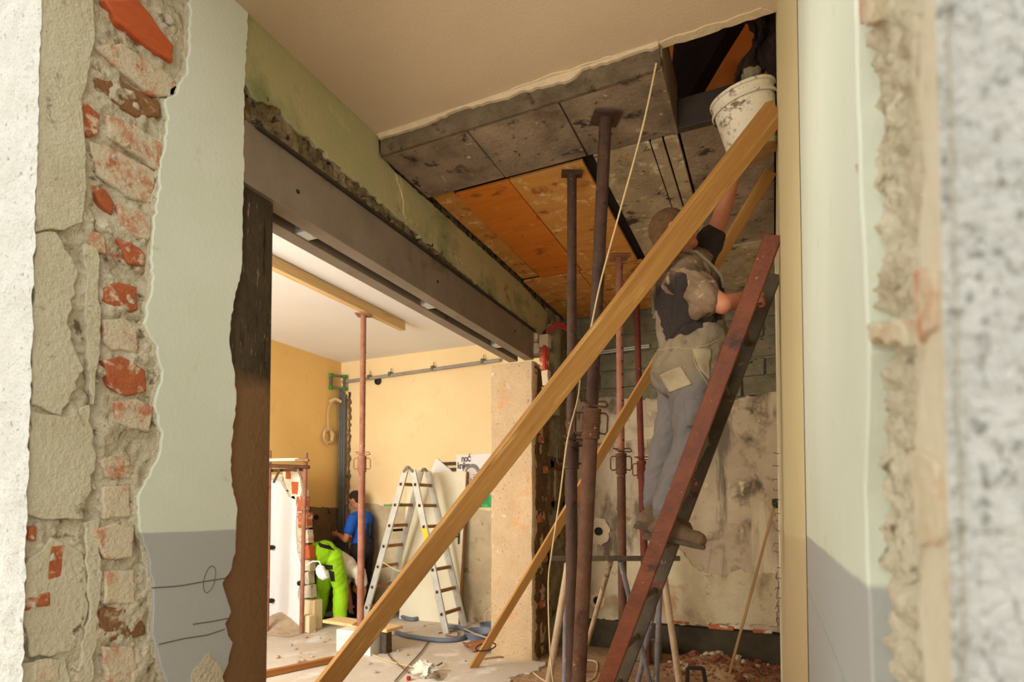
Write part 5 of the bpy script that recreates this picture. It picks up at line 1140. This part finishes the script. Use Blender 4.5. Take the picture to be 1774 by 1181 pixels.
g = G().lathe([(.0, 0), (.12, 0), (.145, .10), (.14, .10), (.115, .01), (.0, .012)], (-3.124,6.25) + (0.0,), (0, 0, 1), 24, False, False); tag(build(g, 'bowl', 'hose'), 'blue grey bowl half hidden behind the pale pillar', 'bowl')
g = G(); c = (-3.185,6.294)
g.tube([(c[0] + .11*math.cos(a), c[1] + .12, .125 + .115*math.sin(a)) for a in [2*PI*i/24 for i in range(24)]], .008, 7, True); tag(build(g, 'pipe_ring', 'cable'), 'thin pale pipe ring standing on edge beside the pillar', 'ring')
g = G(); c = V((-2.547,4.727) + (.02,)).lerp(V(.012, 3.80, 3.56), .062)
g.tube([c + Vector((.10*math.cos(a), .05*math.sin(a)*.6, .035*math.sin(a+.6))) for a in [2*PI*i/24 for i in range(24)]], .006, 7, True); tag(build(g, 'black_band', 'black'), 'black rubber band looped round the thinner timber near its foot', 'band')
for pts, m, lab in (([(-3.725,4.938), (-3.879,5.143), (-4.035,5.433), (-4.069,5.681), (-3.961,5.834)], 'cable', 'cream cable curving over the floor right of the plank bench'),
                    ([(-3.847,5.1), (-3.492,4.742), (-3.203,4.512), (-3.016,4.372)], 'wire', 'thin brown wire running from the cable end toward the white rag'),
                    ([(-3.522,5.482), (-3.337,5.063), (-3.127,4.504), (-2.976,4.109)], 'wire', 'thin brown wire crossing the other wire on the floor'),
                    ([(-3.996,4.922), (-3.549,4.669), (-3.053,4.538), (-2.625,4.65)], 'cable', 'pale cord lying in the dust along the opening'),
                    ([(-3.634,5.879), (-3.511,6.074), (-3.344,5.812), (-3.496,5.808)], 'wire', 'loop of brown wire under the step ladder foot'),
                    ([(-2.212,5.094), (-1.982,4.823), (-1.761,4.609), (-1.555,4.534)], 'cable', 'pale cable coming off the pillar foot'),
                    ([(-1.674,5.453), (-1.563,5.39), (-1.452,4.931), (-1.494,4.731)], 'cable', 'white cable loop on the floor by the trestle')):
    g = G().tube(smooth([V(x, y, .012) for x, y in pts], 6), .0065, 6); tag(build(g, 'floor_cable' if m == 'cable' else 'floor_wire', m), lab, 'cable')
# rag, red cap, sticks
c = (-2.834,4.357)
bmr = bmesh.new(); bmesh.ops.create_icosphere(bmr, subdivisions=4, radius=1)
g = G(); g.add([Vector((c[0] + v.co.x*.11*(1+.5*fr(v.co, 2.2)), c[1] + v.co.y*.07*(1+.5*fr(v.co, 2.2)), max(.004, .055 + v.co.z*.07*(1+.6*fr(v.co, 2.6))))) for v in bmr.verts], [tuple(v.index for v in f.verts) for f in bmr.faces]); bmr.free()
tag(build(g, 'rag', 'whitecloth', angle=60), 'crumpled whitish rag on the floor under the long timber', 'rag')
g = G().rock((-2.691,4.311) + (.04,), .055, 9); tag(build(g, 'stone', 'old_conc'), 'grey stone beside the crumpled rag', 'stone')
g = G().lathe([(.018, 0), (.02, .03), (.012, .035)], (-2.906,4.213) + (.0,), (0, 0, 1), 14); tag(build(g, 'red_puck', 'redtube'), 'small red plastic disc on the floor left of the rag', 'disc')
g = G().bar(V((-2.87,4.498) + (.02,)), V((-2.869,4.707) + (.035,)), .014, .010); tag(build(g, 'stick', 'wire'), 'thin dark stick pointing away from the rag', 'stick')
q = rag([(-3.13,5.542), (-2.895,5.708), (-2.718,5.397), (-2.718,5.242), (-2.881,5.271)], .02, .05, True, seed=80)
g = G().prism([(x, y, .015 + .03*R.random()) for x, y in q], (0, 0, .006)); tag(build(g, 'cardboard', 'card', angle=20), 'torn piece of brown cardboard below the grey tub', 'cardboard')
g = G().bar(V((-2.587,5.014) + (.015,)), V((-2.459,5.189) + (.015,)), .05, .03); tag(build(g, 'wood_offcut', 'pole', bevel=.003), 'small pale wood offcut at the foot of the pillar', 'wood')
# broken screed in front of the pillar
q = rag([(-2.653,4.44), (-2.74,4.854), (-2.451,5.146), (-2.011,5.186), (-1.961,4.912), (-2.121,4.57), (-1.809,4.11), (-2.377,3.851)], .03, .06, True, seed=81)
def poly_slab(q, z0, h): return G().prism([(x, y, z0) for x, y in q], (0, 0, h))
build(poly_slab(q, .0, .022), 'screed_edge', 'floor', fl, bevel=.006)
g = G().bar(V((-2.466,4.038) + (.034,)), V((-1.801,4.263) + (.034,)), .20, .022); tag(build(g, 'floor_board', 'pole', bevel=.003), 'worn board lying at the bottom edge before the pillar', 'board')
# grey block behind the trestle, steel clamp, rubble
blk('concrete_block', -1.40, -1.02, 5.62, 5.80, 0.01, .20, 'block', 'single grey concrete block on the floor behind the trestle legs')
cl = G(); c = V((-0.607,5.015) + (0,)); e1 = Vector((.91, .41, 0)); 
for a, b in (((-.075, 0), (-.07, .17)), ((-.07, .17), (.06, .165)), ((.06, .165), (.085, .0)), ((-.10, .012), (.11, .012))):
    cl.bar(c + e1*a[0] + Vector((0, 0, a[1])), c + e1*b[0] + Vector((0, 0, b[1])), .03, .03, (-.4, .9, .0))
tag(build(cl, 'steel_clamp', 'steel_dark', bevel=.004), 'dark steel bracket standing on the floor in front of the brick rubble', 'clamp')
def heapf(u, v):
    x = -.95 + u*.98; y = 5.25 + v*.80; p = (x, y, 0); h = .10*math.sin(PI*min(1, u*1.1))*math.sin(PI*v)**.7
    return Vector((x, y, .004 + max(0, h*(1+.5*fr(p, 5)) + .02*fr(p, 16)*min(1, 5*h/.05))))
g = G().sheet(heapf, 60, 50); tag(build(g, 'rubble_heap', 'floor_brown', angle=70), 'low heap of brick dust along the back wall plinth', 'rubble', kind='stuff')
g = G()
for k in range(420):
    u, v = R.random(), R.random(); p = heapf(u, v); g.rock((p.x, p.y, p.z+.004), R.uniform(.006, .016), 900+k, .7)
tag(build(g, 'rubble_gravel', 'fragment', angle=20), 'fine red brick gravel on the rubble heap', 'rubble', kind='stuff')
for k in range(70):
    u, v = R.random(), R.uniform(.05, .95); p = heapf(u, v); r = R.uniform(.02, .05); g = G().rock((p.x, p.y, p.z+r*.35), r, 1400+k, .7)
    pale = R.random() < .22
    tag(build(g, 'brick_fragment', 'fragment_pale' if pale else 'fragment', angle=20), 'pale mortar lump in the rubble along the back wall' if pale else 'red brick fragment in the rubble along the back wall', 'rubble', 'mortar lumps by the back wall' if pale else 'brick fragments by the back wall')
spots = [(505,1118),(512,1125),(520,1132),(560,1112),(555,1106),(585,1105),(570,1108),(525,1145),(518,1148),(540,1138),(610,1150),(480,1140),(530,1105),(545,1095),(535,1098),(690,1128),(705,1135),(640,1150),(770,1150),(806,1148),(815,1122),(655,1122),(575,1160),(650,1165),(555,1086),(690,1085),(735,1085)]
for k, (sx_, sy_) in enumerate([(-4.786,4.729),(-4.612,4.614),(-4.442,4.508),(-4.587,4.996),(-4.737,5.113),(-4.577,5.218),(-4.607,5.11),(-4.201,4.302),(-4.19,4.238),(-4.235,4.452),(-3.696,4.418),(-4.516,4.276),(-4.909,5.067),(-5.04,5.342),(-5.034,5.241),(-3.582,5.003),(-3.405,4.904),(-3.545,4.487),(-2.891,4.785),(-2.73,4.903),(-2.969,5.445),(-3.866,5.036),(-3.735,4.185),(-3.313,4.276),(-5.192,5.602),(-4.324,6.036),(-4.026,6.171)]):
    r = R.uniform(.012, .032); g = G().rock((sx_, sy_, r*.45), r, 1600+k, .7)
    tag(build(g, 'plaster_fragment', 'fragment_pale', angle=20), 'small plaster fragment scattered on the pale floor of the far room', 'rubble', 'plaster fragments on the far floor')
